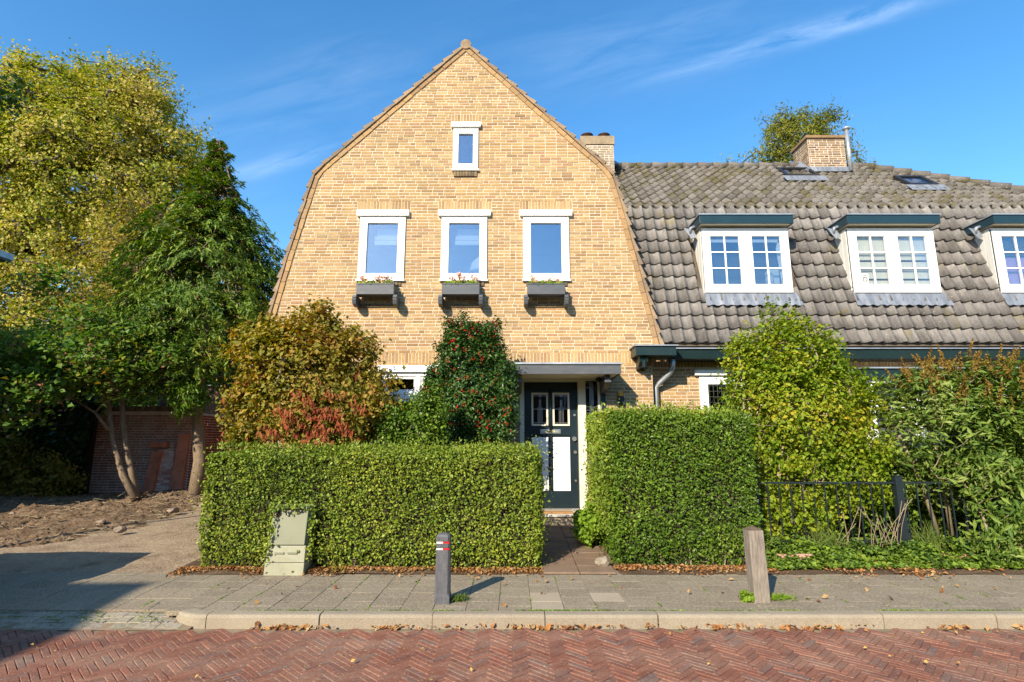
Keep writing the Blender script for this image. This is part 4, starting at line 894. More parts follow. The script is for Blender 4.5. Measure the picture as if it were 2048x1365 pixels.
# dormers
def dormer(i, a, b):
    y = 9.99; z0, z1 = 4.36, 5.64
    mb = MB(); mb.prism_x([(y + 0.02, z0), (y + 0.02, z1 + 0.02), (10.62, z1 + 0.02), (10.45, 5.4), (10.1, z0)], a + 0.0, a + 0.03); d = mb.build('dormer', M['white'], row)
    mb = MB(); mb.prism_x([(y + 0.02, z0), (y + 0.02, z1 + 0.02), (10.62, z1 + 0.02), (10.45, 5.4), (10.1, z0)], b - 0.03, b); mb.build('cheek', M['white'], d)
    mb = MB(); x = 0
    for k in range(4): mb.prism_x([(y + 0.05 + .13 * k, z0 + 0.43 * k * 0.8), (y + 0.05 + .13 * k, z1), (y + 0.165 + .13 * k, z1), (y + 0.165 + .13 * k, z0 + 0.43 * (k + 0.9) * 0.8)], a - 0.014, a - 0.001)
    mb.build('cheek_board', M['cheek'], d)
    mb = MB(); ring(mb, a, b, z0, z1, 0.075, y - 0.02, y + 0.05, wb=0.07, wt=0.08); xm = (a + b) / 2; mb.box(xm - 0.045, xm + 0.045, y - 0.019, y + 0.05, z0 + 0.07, z1 - 0.08); f_ = mb.build('window_frame', M['white'], d, bevel=0.004)
    for s, (p, q) in enumerate(((a + 0.079, xm - 0.049), (xm + 0.049, b - 0.079))):
        mb = MB(); ring(mb, p, q, z0 + 0.075, z1 - 0.085, 0.075, y - 0.012, y + 0.04, wb=0.09); xc = (p + q) / 2
        g0, g1, h0, h1 = p + 0.075, q - 0.075, z0 + 0.165, z1 - 0.16
        mb.box(xc - 0.013, xc + 0.013, y - 0.006, y + 0.03, h0, h1)
        for r in (1, 2): zz = h0 + (h1 - h0) * r / 3; mb.box(g0, xc - 0.013, y - 0.006, y + 0.03, zz - 0.012, zz + 0.012); mb.box(xc + 0.013, g1, y - 0.006, y + 0.03, zz - 0.012, zz + 0.012)
        mb.build('sash', M['white'], d, bevel=0.003)
        for cc in range(2):
            for r in range(3):
                pa = (g0, xc - 0.013) if cc == 0 else (xc + 0.013, g1); za = h0 + (h1 - h0) * r / 3; zb = h0 + (h1 - h0) * (r + 1) / 3
                mb = MB(); mb.box(pa[0] - .003, pa[1] + .003, y + 0.012, y + 0.016, za, zb); mb.build('pane', M['glass_dim'] if i == 0 else M['glass_clear'], d)
    mb = MB(); mb.box(a - 0.08, b + 0.05, y - 0.17, y - 0.14, z1 + 0.035, z1 + 0.20); mb.box(a - 0.08, a - 0.05, y - 0.14, 10.62, z1 + 0.04, z1 + 0.20); mb.box(b + 0.02, b + 0.05, y - 0.14, 10.62, z1 + 0.04, z1 + 0.20); mb.build('dormer_fascia', M['teal'], d, bevel=0.003)
    mb = MB(); mb.box(a - 0.05, b + 0.02, y - 0.139, 10.6, z1 + 0.045, z1 + 0.07); mb.build('soffit', M['cream'], d)
    mb = MB(); mb.box(a - 0.10, b + 0.07, y - 0.19, 10.72, z1 + 0.204, z1 + 0.225); mb.build('zinc_cap', M['zinc'], d)
    # lead apron dressed over the tiles
    n = 40; V = []; xa, xb = a - 0.02, b + 0.06
    for k in range(n + 1):
        x = xa + (xb - xa) * k / n; u = ((x - 2.05) / TW) % 1; h = np.interp(u, [p[0] for p in PROF], [p[1] for p in PROF])
        for s_ in (0, 0.5, 1): z = z0 + 0.01 - (0.27 + 0.012 * math.sin(k * 1.7)) * s_; V.append((x + 0.10 * s_ * (k / n), low_y(z) - 0.052 - 0.45 * h * s_ - 0.016 * s_ - 0.004 * math.sin(k * 2.3) * s_, z))
    f = []
    for k in range(n):
        for s_ in range(2): p = k * 3 + s_; f.append((p, p + 3, p + 4, p + 1))
    mb = MB(); mb.add(V, f, smooth=True); mb.build('lead_apron', M['lead'], d)
    mb = MB(); mb.tube([(a - 0.06, y + 0.16, z1 + 0.10), (a - 0.15, y + 0.16, z1 + 0.07), (a - 0.17, y + 0.18, z1 - 0.05)], 0.035, 8); mb.add([(a - 0.28, 10.17, z1 + 0.08), (a - 0.10, 10.17, z1 + 0.06), (a - 0.05, 10.12, z1 - 0.12), (a - 0.16, 10.12, z1 - 0.16)], [(0, 1, 2, 3)]); mb.build('spout', M['lead'], d)
    if i == 0:
        mb = MB(); mb.box(b - 0.35, b - 0.14, y + 0.18, y + 0.2, z0 + 0.1, z0 + 0.55); mb.lathe(b - 0.33, y + 0.2, [(0.09, z0 + .17), (0.07, z0 + .45), (0.03, z0 + .5)], 10); mb.build('lamp_shade', M['blind'], d)
        mb = MB(); mb.prism_y([(b - 0.16, z0 + .15), (b - 0.08, z0 + .15), (b - 0.08, z1 - .15), (b - 0.14, z1 - .15), (b - 0.22, z0 + .9)], y + 0.06, y + 0.065); mb.build('side_curtain', M['blind'], d)
        mb = MB(); mb.box(a + 0.1, b - 0.1, y + 0.06, y + 0.07, z1 - 0.26, z1 - 0.2); mb.build('blind', M['blind'], d)
    if i == 1:
        for p, q in ((a + 0.12, xm - 0.06), (xm + 0.06, b - 0.12)):
            mb = MB(); mb.box(p, q, y + 0.075, y + 0.08, z0 + .15, z1 - 0.14); mb.build('blind', M['curtain'], d)
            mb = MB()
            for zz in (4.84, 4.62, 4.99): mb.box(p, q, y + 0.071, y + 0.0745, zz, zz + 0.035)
            mb.build('dark_blind_strip', M['inside'], d)  # near-black strips laid across the cream blind
        mb = MB(); mb.box(a + 0.165, a + 0.30, y + 0.006, y + 0.0115, z0 + 0.18, z0 + 0.38); st = mb.build('window_sticker', M['refl_white'], d)
        mb = MB(); cx_, cz_ = a + 0.232, z0 + 0.265
        for k in range(9):
            t0 = k * 0.7; t1 = t0 + 0.45; mb.prism_y([(cx_ + r_ * math.cos(t), cz_ + r_ * math.sin(t)) for r_, t in ((0.028, t0), (0.05, t0), (0.05, t1), (0.028, t1))], y + 0.002, y + 0.0055)
        mb.box(cx_ - 0.045, cx_ + 0.045, y + 0.002, y + 0.0055, z0 + 0.34, z0 + 0.352); mb.build('sticker_print', M['black'], st)
    if i == 2:
        mb = MB(); mb.box(a + 0.12, b - 0.1, y + 0.1, y + 0.11, z0 + 0.12, z1 - 0.55); mb.build('curtain', M['purple'], d)
        mb = MB(); mb.box(a + 0.12, a + 0.7, y + 0.1, y + 0.11, z1 - 0.549, z1 - 0.12); mb.build('upper_curtain', M['inside'], d)
for i, (a, b) in enumerate(DORM): dormer(i, a, b)
# ------------------------------------------------------------------ flower boxes
blab = ['grey wooden flower box under the leftmost upper window', 'grey wooden flower box under the middle upper window', 'grey wooden flower box under the upper window nearest the tiled roof']
plab = ['pale pink geraniums in the flower box under the leftmost upper window', 'salmon geraniums filling the middle flower box', 'sparse geraniums with lime leaves in the flower box nearest the tiled roof']
for i, wx in enumerate(WX):
    bx = wx - 0.025; t = thing('flower_box', blab[i], 'flower box', (bx, FY - 0.2, 4.17), 'flower boxes under the upper windows')
    mb = MB(); y0, y1, z0, z1 = FY - 0.28, FY - 0.05, 4.175, 4.36; x0, x1 = bx - 0.335, bx + 0.335
    mb.box(x0, x1, y0, y0 + 0.018, z0, z1); mb.build('front_board', M['anthra'], t, bevel=0.004)
    mb = MB(); mb.box(x0, x0 + 0.018, y0 + .019, y1, z0, z1); mb.box(x1 - 0.018, x1, y0 + .019, y1, z0, z1); mb.box(x0 + .019, x1 - .019, y1 - 0.018, y1, z0, z1); mb.box(x0 + .019, x1 - .019, y0 + .019, y1 - .019, z0, z0 + 0.018); mb.build('side_boards', M['anthra'], t, bevel=0.003)
    mb = MB(); mb.box(x0 + .019, x1 - .019, y0 + .019, y1 - .019, z0 + 0.1, z1 - 0.02); mb.build('potting_soil', M['soil'], t)
    mb = MB(); mb.box(x0 - 0.008, x1 + 0.008, y0 - 0.008, y0 + 0.02, z1 + 0.001, z1 + 0.014); mb.build('top_rim', M['anthra'], t)
    p = thing('geranium', plab[i], 'flower', (bx, FY - 0.17, 4.34), 'geraniums in the flower boxes')
    n = 420; P = np.stack([RNG.uniform(x0 + .03, x1 - .03, n), RNG.uniform(y0 + .0, y1, n), RNG.uniform(4.34, 4.42, n) + 0.02 * RNG.normal(size=n)], 1)
    leaf_mesh('leaves', P, np.tile([0, -0.6, 0.8], (n, 1)), 0.042, 0.04, M['l_lime'], p)
    pts = []
    for k in range(15 if i < 2 else 9):
        c_ = np.array([RNG.uniform(x0 + .05, x1 - .05), RNG.uniform(y0 + .02, y1 - .05), RNG.uniform(4.42, 4.55)]); pts.append(c_ + RNG.normal(size=(26, 3)) * np.array([.024, .024, .021]))
    cut = len(pts) // 2
    leaf_mesh('salmon_blossoms', np.vstack(pts[:cut + 1]), np.tile([0, -0.8, 0.5], (26 * (cut + 1), 1)), 0.038, 0.034, M['petal'], p)
    leaf_mesh('pink_blossoms', np.vstack(pts[cut + 1:]), np.tile([0, -0.8, 0.5], (26 * (len(pts) - cut - 1), 1)), 0.038, 0.034, M['pink'], p)
    mb = MB()
    for q in pts: c_ = q.mean(axis=0); mb.tube([(c_[0], c_[1], 4.34), tuple(c_)], 0.003, 4)
    mb.build('stems', M['l_lime'], p, kind='stuff')
# ------------------------------------------------------------------ path, mat, garden things
path = MB(); path.add([(0.36, 6.64, 0.105), (1.2, 6.64, 0.105), (1.2, 9.34, 0.24), (0.36, 9.34, 0.24)], [(0, 1, 2, 3)]); path_o = struct('path', path, M['soil'])
mb = MB(); chamfer_slab(mb, 0, 0, 0.206, 0.148, 0, -0.04, 0, 0.006); pm = mb.mesh('path_slab', M['path'])
for j in range(9):
    for i in range(2):
        Y = 6.80 + 0.3 * j; place('path_slab', pm, path_o, (0.57 + 0.42 * i, Y, 0.125 + (Y - 6.64) * 0.05 + random.gauss(0, .004)), (R(2.8) + random.gauss(0, 0.012), random.gauss(0, 0.012), random.gauss(0, 0.012)))
mt = MB(); mt.box(0.40, 1.02, 9.37, 9.62, 0.431, 0.452); o = mt.build('doormat', M['mat'], None, bevel=0.004); tag(o, 'brown coir doormat lying on the stone step at the front door', 'doormat')
def rock(name, label, cat, loc, s, mat, seed, group=None):
    rs = random.Random(seed); bm = bmesh.new(); bmesh.ops.create_icosphere(bm, subdivisions=2, radius=1)
    for v in bm.verts:
        k = 1 + 0.22 * math.sin(v.co.x * 3 + seed) + 0.18 * math.sin(v.co.y * 4 + seed * 2) + rs.uniform(-.08, .08); v.co = Vector((v.co.x * s[0] * k, v.co.y * s[1] * k, v.co.z * s[2] * k))
    me = bpy.data.meshes.new(name); bm.to_mesh(me); bm.free(); me.materials.append(mat); o = link_mesh(name, me, None); o.location = loc; o.rotation_euler = (0, 0, rs.uniform(0, 6)); return tag(o, label, cat, group)
rock('rock', 'pale lump of stone at the foot of the tall hedge beside the path', 'stone', (1.06, 6.95, 0.17), (0.10, 0.08, 0.06), M['kerb'], 3)
# ------------------------------------------------------------------ hedges
def hedge(name, label, x0, x1, y0, y1, z0, z1, n, Ls, Ws, mat, extra=None, bulge=0.05, rad=0.12, sparse=True):
    t = thing(name, label, 'hedge', ((x0 + x1) / 2, (y0 + y1) / 2, z0))
    ax, ay, az = x1 - x0, y1 - y0, z1 - z0; areas = np.array([ax * az * 1.25, ax * ay * 0.6, ay * az, ay * az, ax * az * 0.15]); c = RNG.multinomial(n, areas / areas.sum())
    P = []; Nn = []
    u = RNG.uniform
    P.append(np.stack([u(x0, x1, c[0]), np.full(c[0], y0), u(z0, z1, c[0])], 1)); Nn.append(np.tile([0, -1, 0.35], (c[0], 1)))
    P.append(np.stack([u(x0, x1, c[1]), u(y0, y1, c[1]), np.full(c[1], z1)], 1)); Nn.append(np.tile([0, -0.2, 1], (c[1], 1)))
    P.append(np.stack([np.full(c[2], x0), u(y0, y1, c[2]), u(z0, z1, c[2])], 1)); Nn.append(np.tile([-1, 0, 0.35], (c[2], 1)))
    P.append(np.stack([np.full(c[3], x1), u(y0, y1, c[3]), u(z0, z1, c[3])], 1)); Nn.append(np.tile([1, 0, 0.35], (c[3], 1)))
    P.append(np.stack([u(x0, x1, c[4]), np.full(c[4], y1), u(z0, z1, c[4])], 1)); Nn.append(np.tile([0, 1, 0.35], (c[4], 1)))
    P = np.vstack(P); Nn = np.vstack(Nn).astype(float)
    # rounded edges: pull corners in
    ctr = np.array([(x0 + x1) / 2, (y0 + y1) / 2, (z0 + z1) / 2]); h = np.array([ax, ay, az]) / 2; q = P - ctr
    inner = np.clip(q, -(h - rad), h - rad); inner[:, 2] = np.where(q[:, 2] < 0, q[:, 2], inner[:, 2]); dlt = q - inner; ln = np.linalg.norm(dlt, axis=1, keepdims=True)
    q = inner + dlt / np.maximum(ln, 1e-6) * np.minimum(ln, rad); outw = nrm(dlt + Nn * 0.02)
    P = ctr + q
    depth = np.abs(RNG.normal(size=len(P))) * 0.06; depth -= (RNG.uniform(size=len(P)) < 0.06) * RNG.uniform(0, 0.13, len(P)) * (1 + Nn[:, 2] * 0.5)
    disp = bulge * wob(P, 1.6) + 0.035 * wob(P, 5) + 0.030 * wob(P, 12) + 0.018 * wob(P, 33)
    P = P + outw * (disp - depth)[:, None]
    dips = np.clip(wob(P, 2.9) - 0.45, 0, 1); P = P - outw * (dips * 0.16)[:, None]; P[:, 2] += (Nn[:, 2] > 0.8) * (0.03 * wob(P, 1.3) + 0.025 * wob(P, 4.1))
    taper = np.clip((z0 + 0.28 - P[:, 2]) / 0.28, 0, 1); P[:, 1] += np.where(P[:, 1] < (y0 + y1) / 2, 1, 0) * taper * 0.10
    keep = RNG.uniform(size=len(P)) > taper * 0.6
    if sparse: keep &= ~((wob(P, 6.5) < -0.5) & (RNG.uniform(size=len(P)) < 0.6)); keep &= ~((wob(P, 26) < -0.35) & (RNG.uniform(size=len(P)) < 0.65))
    P = P[keep]; Nn = Nn[keep]
    leaf_mesh('foliage', P, Nn, Ls, Ws, mat, t, spread=1.15, jit=0.5)
    mb = MB()
    i_ = 0.10; nx = max(4, int(ax / 0.12)); nz = max(4, int(az / 0.12))
    mb.box(x0 + i_, x1 - i_, y0 + i_ + 0.06, y1 - i_, z0 - 0.02, z1 - i_ - 0.02); mb.build('shade_core', M['core'], t)  # solid box whose dark colour stands in for shade inside the hedge
    mb = MB()
    for _ in range(int(ax * 260)):
        x = random.uniform(x0 + 0.08, x1 - 0.08); z = random.uniform(z0, z1 - 0.12); y = y0 + 0.16
        mb.tube([(x, y, z), (x + random.gauss(0, 0.05), y0 + random.uniform(0.0, 0.06), z + random.uniform(0.02, 0.14))], 0.0025, 3, caps=False)
    for _ in range(int(ax * 9)):
        x = random.uniform(x0 + 0.1, x1 - 0.1); y = random.uniform(y0 + 0.12, y0 + 0.3); mb.tube([(x, y, z0 - 0.05), (x + random.gauss(0, .06), y, z0 + 0.3)], 0.012, 5, caps=False)
    mb.build('stems', M['twig'], t, kind='stuff'); return t
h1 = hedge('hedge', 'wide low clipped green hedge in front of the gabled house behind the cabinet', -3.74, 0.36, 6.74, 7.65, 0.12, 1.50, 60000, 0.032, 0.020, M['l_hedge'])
n = 16000; P = np.stack([RNG.uniform(-3.75, 0.38, n), RNG.normal(6.72, 0.05, n), 0.12 + np.abs(RNG.normal(0, 0.55, n))], 1); P = P[(wob(P, 3.1) + wob(P, 8) * 0.5 > 0.25 + 0.5 * P[:, 2]) & (P[:, 2] < 1.45)]
leaf_mesh('dry_leaves', P, np.tile([0, -1, 0.3], (len(P), 1)), 0.030, 0.018, M['l_brownish'], h1, spread=1.1)
n = 420; tt = RNG.uniform(0, 1, n); side_ = RNG.integers(0, 3, n)
ex = np.where(side_ == 0, -2.80 + 0.04 * tt, np.where(side_ == 1, -2.33 + 0.03 * tt, -2.8 + 0.46 * tt)); ez = np.where(side_ == 2, 0.86, 0.25 + 0.65 * tt)
P = np.stack([ex + RNG.normal(0, 0.022, n), 6.585 + RNG.normal(0, 0.02, n), ez + RNG.normal(0, 0.022, n)], 1)
leaf_mesh('sprigs_over_cabinet', P, np.tile([0, -1, 0.3], (n, 1)), 0.034, 0.022, M['l_hedge'], h1, spread=0.9, kind='stuff')
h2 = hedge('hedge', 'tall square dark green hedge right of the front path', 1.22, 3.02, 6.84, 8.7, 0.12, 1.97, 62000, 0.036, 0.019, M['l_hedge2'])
n = 1500; P = np.stack([RNG.uniform(-3.7, 0.33, n), RNG.uniform(6.8, 7.55, n), 1.52 + np.abs(RNG.normal(0, 0.035, n))], 1); P[:, 2] += 0.03 * wob(P, 7)
leaf_mesh('top_shoots', P, np.tile([-0.2, -0.5, 0.8], (n, 1)), 0.038, 0.016, M['l_hedge'], h1, tan=np.tile([0, 0, 1.0], (n, 1)))
# lighter young shoots on the path side and top of the tall hedge
n = 9000; P = np.stack([RNG.normal(1.20, 0.05, n), RNG.uniform(6.95, 8.7, n), RNG.uniform(0.5, 2.0, n)], 1); P[:, 0] += 0.05 * wob(P, 5)
leaf_mesh('young_shoots', P, np.tile([-0.7, -0.6, 0.5], (n, 1)), 0.045, 0.022, M['l_hedge'], h2)
n = 4200; P = np.stack([RNG.uniform(1.2, 2.95, n), RNG.uniform(6.95, 8.6, n), 1.96 + np.abs(RNG.normal(0, 0.05, n))], 1); P[:, 2] += 0.06 * wob(P, 9)
leaf_mesh('top_shoots', P, np.tile([-0.2, -0.5, 0.8], (n, 1)), 0.05, 0.019, M['l_hedge'], h2, tan=np.tile([0, 0, 1.0], (n, 1)))
# ------------------------------------------------------------------ shrubs
p_ = at(640, 760, 8.1)
def E(xp, yp, Y, wpx, hpx, ry):  # ellipsoid from picture size
    c_ = at(xp, yp, Y); a_ = at(xp + wpx / 2, yp, Y); b_ = at(xp, yp - hpx / 2, Y); return (c_.x, c_.y, c_.z, abs(a_.x - c_.x), ry, abs(b_.z - c_.z))
hz = [E(600, 765, 8.2, 250, 250, 0.55), E(545, 720, 8.2, 130, 170, 0.45), E(620, 680, 8.2, 90, 110, 0.35), E(700, 740, 8.3, 130, 150, 0.45), E(665, 830, 8.1, 240, 150, 0.5), E(510, 820, 8.1, 110, 160, 0.4), E(480, 870, 8.1, 60, 70, 0.3), E(745, 815, 8.2, 90, 140, 0.35), E(500, 690, 8.2, 60, 80, .25), E(645, 640, 8.2, 36, 70, 0.15)]
stems_ = [[(-2.9 + dx, 8.2 + dy, 0.15), (-2.9 + dx * 2.5, 8.2 + dy, 0.8), (-2.9 + dx * 5, 8.2 + dy * 1.5, 1.7)] for dx, dy in ((-0.12, 0), (0, 0.05), (0.13, -0.04), (0.2, 0.06))]
hzt, HC = plant('hazel_shrub', 'bushy olive and rust-tinged shrub standing behind the low hedge left of the gable', 'shrub', stems_, [0.03, 0.025, 0.018], hz, 620, 62, 0.085, 0.062, 0.046, M['l_brownish'], M['twig'], 0.0032, inner=0.6, stem='stem')
# withered red pods and leaves hanging in the middle
n = 5200; c0 = at(625, 850, 7.62); P = np.stack([RNG.normal(c0.x, 0.56, n), RNG.normal(7.56, 0.08, n), c0.z - 0.28 + np.abs(RNG.normal(0, 0.34, n))], 1)
P = P[(wob(P, 4) > -0.1) & (wob(P, 9) > -0.3)]
leaf_mesh('withered_leaves', P, np.tile([0, -1, 0.2], (len(P), 1)), 0.085, 0.02, M['red_leaf'], hzt, tan=np.tile([0.05, 0, -1.0], (len(P), 1)), spread=0.5)
ho = [E(938, 760, 8.85, 150, 240, 0.32), E(945, 700, 8.85, 115, 120, 0.28), E(925, 830, 8.85, 190, 150, 0.32), E(985, 800, 8.85, 90, 150, 0.3), E(880, 780, 8.85, 80, 110, 0.25), E(905, 668, 8.85, 40, 60, 0.2), E(985, 672, 8.85, 36, 60, 0.2), E(1010, 745, 8.85, 50, 80, 0.2), E(1000, 850, 8.8, 60, 100, 0.25)]
hot, OC = plant('holly_shrub', 'upright dark green holly shrub full of red berries in front of the wall', 'shrub', [[(-0.68, 8.9, 0.2), (-0.69, 8.88, 1.3), (-0.66, 8.86, 2.6)]], [0.05, 0.035, 0.015], ho, 700, 66, 0.058, 0.056, 0.026, M['l_holly'], M['bark'], 0.0035, inner=0.5)
sel = OC[(OC[:, 1] < 8.86)]; sel = sel[RNG.permutation(len(sel))[:130]]; bm_ = MB()
for c_ in sel:
    for _ in range(random.randint(3, 5)):
        q = c_ + RNG.normal(size=3) * np.array([.03, .02, .02]) + np.array([0, -0.11, 0]); r_ = 0.011
        bm_.add([(q[0] + r_ * a, q[1] + r_ * b, q[2] + r_ * c) for a, b, c in ((1, 0, 0), (-1, 0, 0), (0, 1, 0), (0, -1, 0), (0, 0, 1), (0, 0, -1))], [(0, 2, 4), (2, 1, 4), (1, 3, 4), (3, 0, 4), (2, 0, 5), (1, 2, 5), (3, 1, 5), (0, 3, 5)], smooth=True)
bm_.build('berries', M['berry'], hot, kind='stuff')
plant('small_shrub', 'low grey-green bush filling the gap between the rusty shrub and the holly', 'shrub', [[(-1.6, 8.0, 0.15), (-1.6, 8.0, 1.2)]], [0.02, 0.012], [E(815, 860, 8.0, 150, 120, 0.3), E(855, 820, 7.95, 70, 90, 0.2)], 130, 50, 0.06, 0.045, 0.03, M['l_hedge2'], M['twig'], 0.003)
# yellow-green shrub
ye = [E(1575, 720, 8.0, 190, 170, 0.45), E(1590, 830, 8.0, 290, 250, 0.6), E(1510, 800, 8.0, 120, 190, 0.4), E(1670, 810, 8.0, 150, 200, 0.45), E(1610, 950, 7.95, 320, 200, 0.45), E(1580, 1030, 7.75, 190, 110, 0.3), E(1700, 960, 7.9, 150, 130, 0.35), E(1556, 655, 8.0, 80, 90, 0.3), E(1750, 890, 7.9, 70, 120, 0.3), E(1480, 720, 8.0, 60, 100, .25), E(1650, 710, 8.0, 60, 100, .25), E(1545, 625, 8.0, 30, 40, .15), E(1585, 640, 8.0, 30, 60, .15)]
stems_ = [[(3.55 + dx, 7.95 + dy, 0.15), (3.6 + dx * 1.8, 7.9 + dy, 1.1), (3.75 + dx * 3.2, 7.85 + dy * 1.5, 2.2)] for dx, dy in ((-0.14, 0), (-0.05, 0.08), (0.06, -0.05), (0.15, 0.04), (0.28, 0), (0.4, 0.05))]
plant('rose_mallow_shrub', 'tall rounded yellow-green shrub growing over the iron fence', 'shrub', stems_, [0.028, 0.022, 0.014], ye, 900, 44, 0.075, 0.052, 0.040, M['l_yellow'], M['twig'], 0.003, inner=0.55, stem='stem')
# buddleia with drooping narrow leaves and brown spikes
bu = [E(1900, 860, 7.7, 270, 240, 0.55), E(1990, 830, 7.7, 200, 220, 0.5), E(1850, 800, 7.7, 150, 130, 0.4), E(1900, 960, 7.95, 190, 120, 0.3), E(2020, 1010, 7.25, 130, 220, 0.4), E(2060, 920, 7.4, 160, 350, 0.5), E(1990, 1090, 7.0, 110, 70, 0.25), E(2020, 1110, 6.95, 120, 60, 0.2)]
stems_ = [[(6.2 + dx, 7.95, 0.15), (6.2 + dx * 2, 7.85, 1.0), (6.2 + dx * 3.5, 7.75, 1.9)] for dx in (-0.25, -0.1, 0.08, 0.3)]
bud, BC = plant('buddleia_shrub', 'large grey-green butterfly bush with brown flower spikes at the right edge', 'shrub', stems_, [0.035, 0.028, 0.015], bu, 850, 24, 0.065, 0.10, 0.030, M['l_budd'], M['twig'], 0.0035, inner=0.5, stem='stem', tan_fn=lambda P, c: nrm(P - c) * 0.5 + RNG.normal(size=P.shape) * 0.8 + np.array([0, 0, 0.1]), spread=0.9, up=0.9)
mb = []
top = BC[np.argsort(-(BC[:, 2] + RNG.uniform(0, 1.2, len(BC))))[:150]]
for c_ in top:
    d = nrm(np.array([[RNG.normal() * 0.45 + 0.1, RNG.normal() * 0.2 - 0.1, 1.0 if c_[2] > 1.9 else RNG.uniform(-.4, .7)]]))[0]; L_ = RNG.uniform(0.16, 0.36); k = int(L_ * 420)
    t_ = RNG.uniform(0, 1, k); q = c_ + d * (0.04 + t_[:, None] * L_) + RNG.normal(size=(k, 3)) * (0.017 * (1.15 - t_))[:, None]; mb.append(q)
Q = np.vstack(mb); leaf_mesh('flower_spikes', Q, RNG.normal(size=Q.shape), 0.026, 0.017, M['spike'], bud)
# lime plant at the path edge
plant('lime_plant', 'bright lime-green leafy plant beside the path at the foot of the tall hedge', 'plant', [[(1.12, 8.0, 0.2), (1.12, 8.0, 0.5)]], [0.02, 0.01], [(1.08, 8.0, 0.50, 0.17, 0.4, 0.20), (1.05, 8.0, 0.36, 0.14, 0.3, 0.14)], 90, 42, 0.04, 0.05, 0.042, M['l_lime'], M['twig'], 0.003, crown='foliage', stem='stem')
plant('undergrowth_plant', 'broad-leaved green undergrowth filling the bed behind the iron fence', 'plant', [[(5.6, 8.5, 0.25), (5.6, 8.5, 0.7)], [(6.6, 8.5, 0.25), (6.6, 8.5, 0.7)]], [0.02, 0.012], [E(1700, 1010, 8.5, 260, 110, 0.4), E(1870, 1000, 8.6, 240, 130, 0.4), E(1990, 990, 8.6, 160, 140, 0.4), E(1820, 960, 8.8, 200, 90, 0.3)], 260, 34, 0.09, 0.12, 0.055, M['l_hedge2'], M['twig'], 0.004, crown='foliage', stem='stem')
# ------------------------------------------------------------------ iron fence
fence = thing('iron_fence', 'black iron railing with square post behind the roadside weeds', 'fence', (5.2, 7.5, 0.2))
for xx, yy in ((3.22, 0.0), (5.12, 0.0), (7.3, 0)):
    mb = MB(); mb.box(xx - 0.045, xx + 0.045, 7.455, 7.545, 0.12, 1.14); mb.box(xx - 0.05, xx + 0.05, 7.45, 7.55, 1.14, 1.155); mb.build('post', M['rail'], fence, bevel=0.004)
for z in (0.32, 1.06):
    for a, b in ((3.265, 5.075), (5.165, 7.255)): mb = MB(); mb.box(a, b, 7.485, 7.515, z - 0.012, z + 0.012); mb.build('rail', M['rail'], fence)
mb = MB(); mb.box(-0.007, 0.007, -0.007, 0.007, -0.5, 0.35); bal = mb.mesh('baluster', M['rail'])
x = 3.39
while x < 7.25:
    if abs(x - 5.12) > 0.08: place('baluster', bal, fence, (x, 7.5, 0.72))
    x += 0.152
# ------------------------------------------------------------------ bollards
t = thing('bollard', 'dark grey plastic bollard with red and white reflector bands in front of the hedge', 'bollard', (-0.66, 5.56, 0.1))
mb = MB(); w_ = 0.072; c_ = 0.018
def octo(w, c): return [(-w + c, -w), (w - c, -w), (w, -w + c), (w, w - c), (w - c, w), (-w + c, w), (-w, w - c), (-w, -w + c)]
def octo_stack(mb, cx, cy, secs, tx=0, ty=0, z00=0, mi=0):
    V = []; f = []
    for z, w, c in secs: V += [(cx + x + tx * (z - z00), cy + y + ty * (z - z00), z) for x, y in octo(w, c)]
    for i in range(len(secs) - 1):
        for k in range(8): k2 = (k + 1) % 8; f.append((i * 8 + k, i * 8 + k2, (i + 1) * 8 + k2, (i + 1) * 8 + k))
    f.append(tuple(range(7, -1, -1))); f.append(tuple((len(secs) - 1) * 8 + k for k in range(8))); mb.add(V, f, mi)
octo_stack(mb, -0.66, 5.56, [(0.08, .073, .004), (.16, .073, .004), (.19, .070, .018), (.578, .066, .018), (.582, .061, .016), (.598, .061, .016), (.602, .066, .018), (.638, .066, .018), (.642, .061, .016), (.656, .061, .016), (.66, .066, .018), (.70, .066, .018), (.72, .056, .018), (.728, .03, .01)]); mb.build('post', M['plastic'], t)
for z in (0.582, 0.641):
    mb = MB(); mb.box(-0.66 - 0.062, -0.6601, 5.56 - 0.0635, 5.56 - 0.0612, z, z + 0.015); mb.build('white_band', M['refl_white'], t)
    mb = MB(); mb.box(-0.66, -0.66 + 0.062, 5.56 - 0.0635, 5.56 - 0.0612, z, z + 0.015); mb.build('red_band', M['red'], t)
t = thing('bollard', 'weathered brown wooden bollard leaning slightly in front of the tall hedge', 'bollard', (2.48, 5.60, 0.1))
mb = MB(); octo_stack(mb, 2.37, 5.60, [(0.05, .076, .006), (.755, .072, .006)], tx=-0.022, z00=0.1); mb.build('post', M['wood'], t)
mb = MB(); V = [(2.37 + x - 0.0145, 5.60 + y, .757) for x, y in octo(.072, .006)] + [(2.37 - 0.0145, 5.60, .79)]; mb.add(V, [(k, (k + 1) % 8, 8) for k in range(8)]); mb.build('pointed_top', M['wood_top'], t)
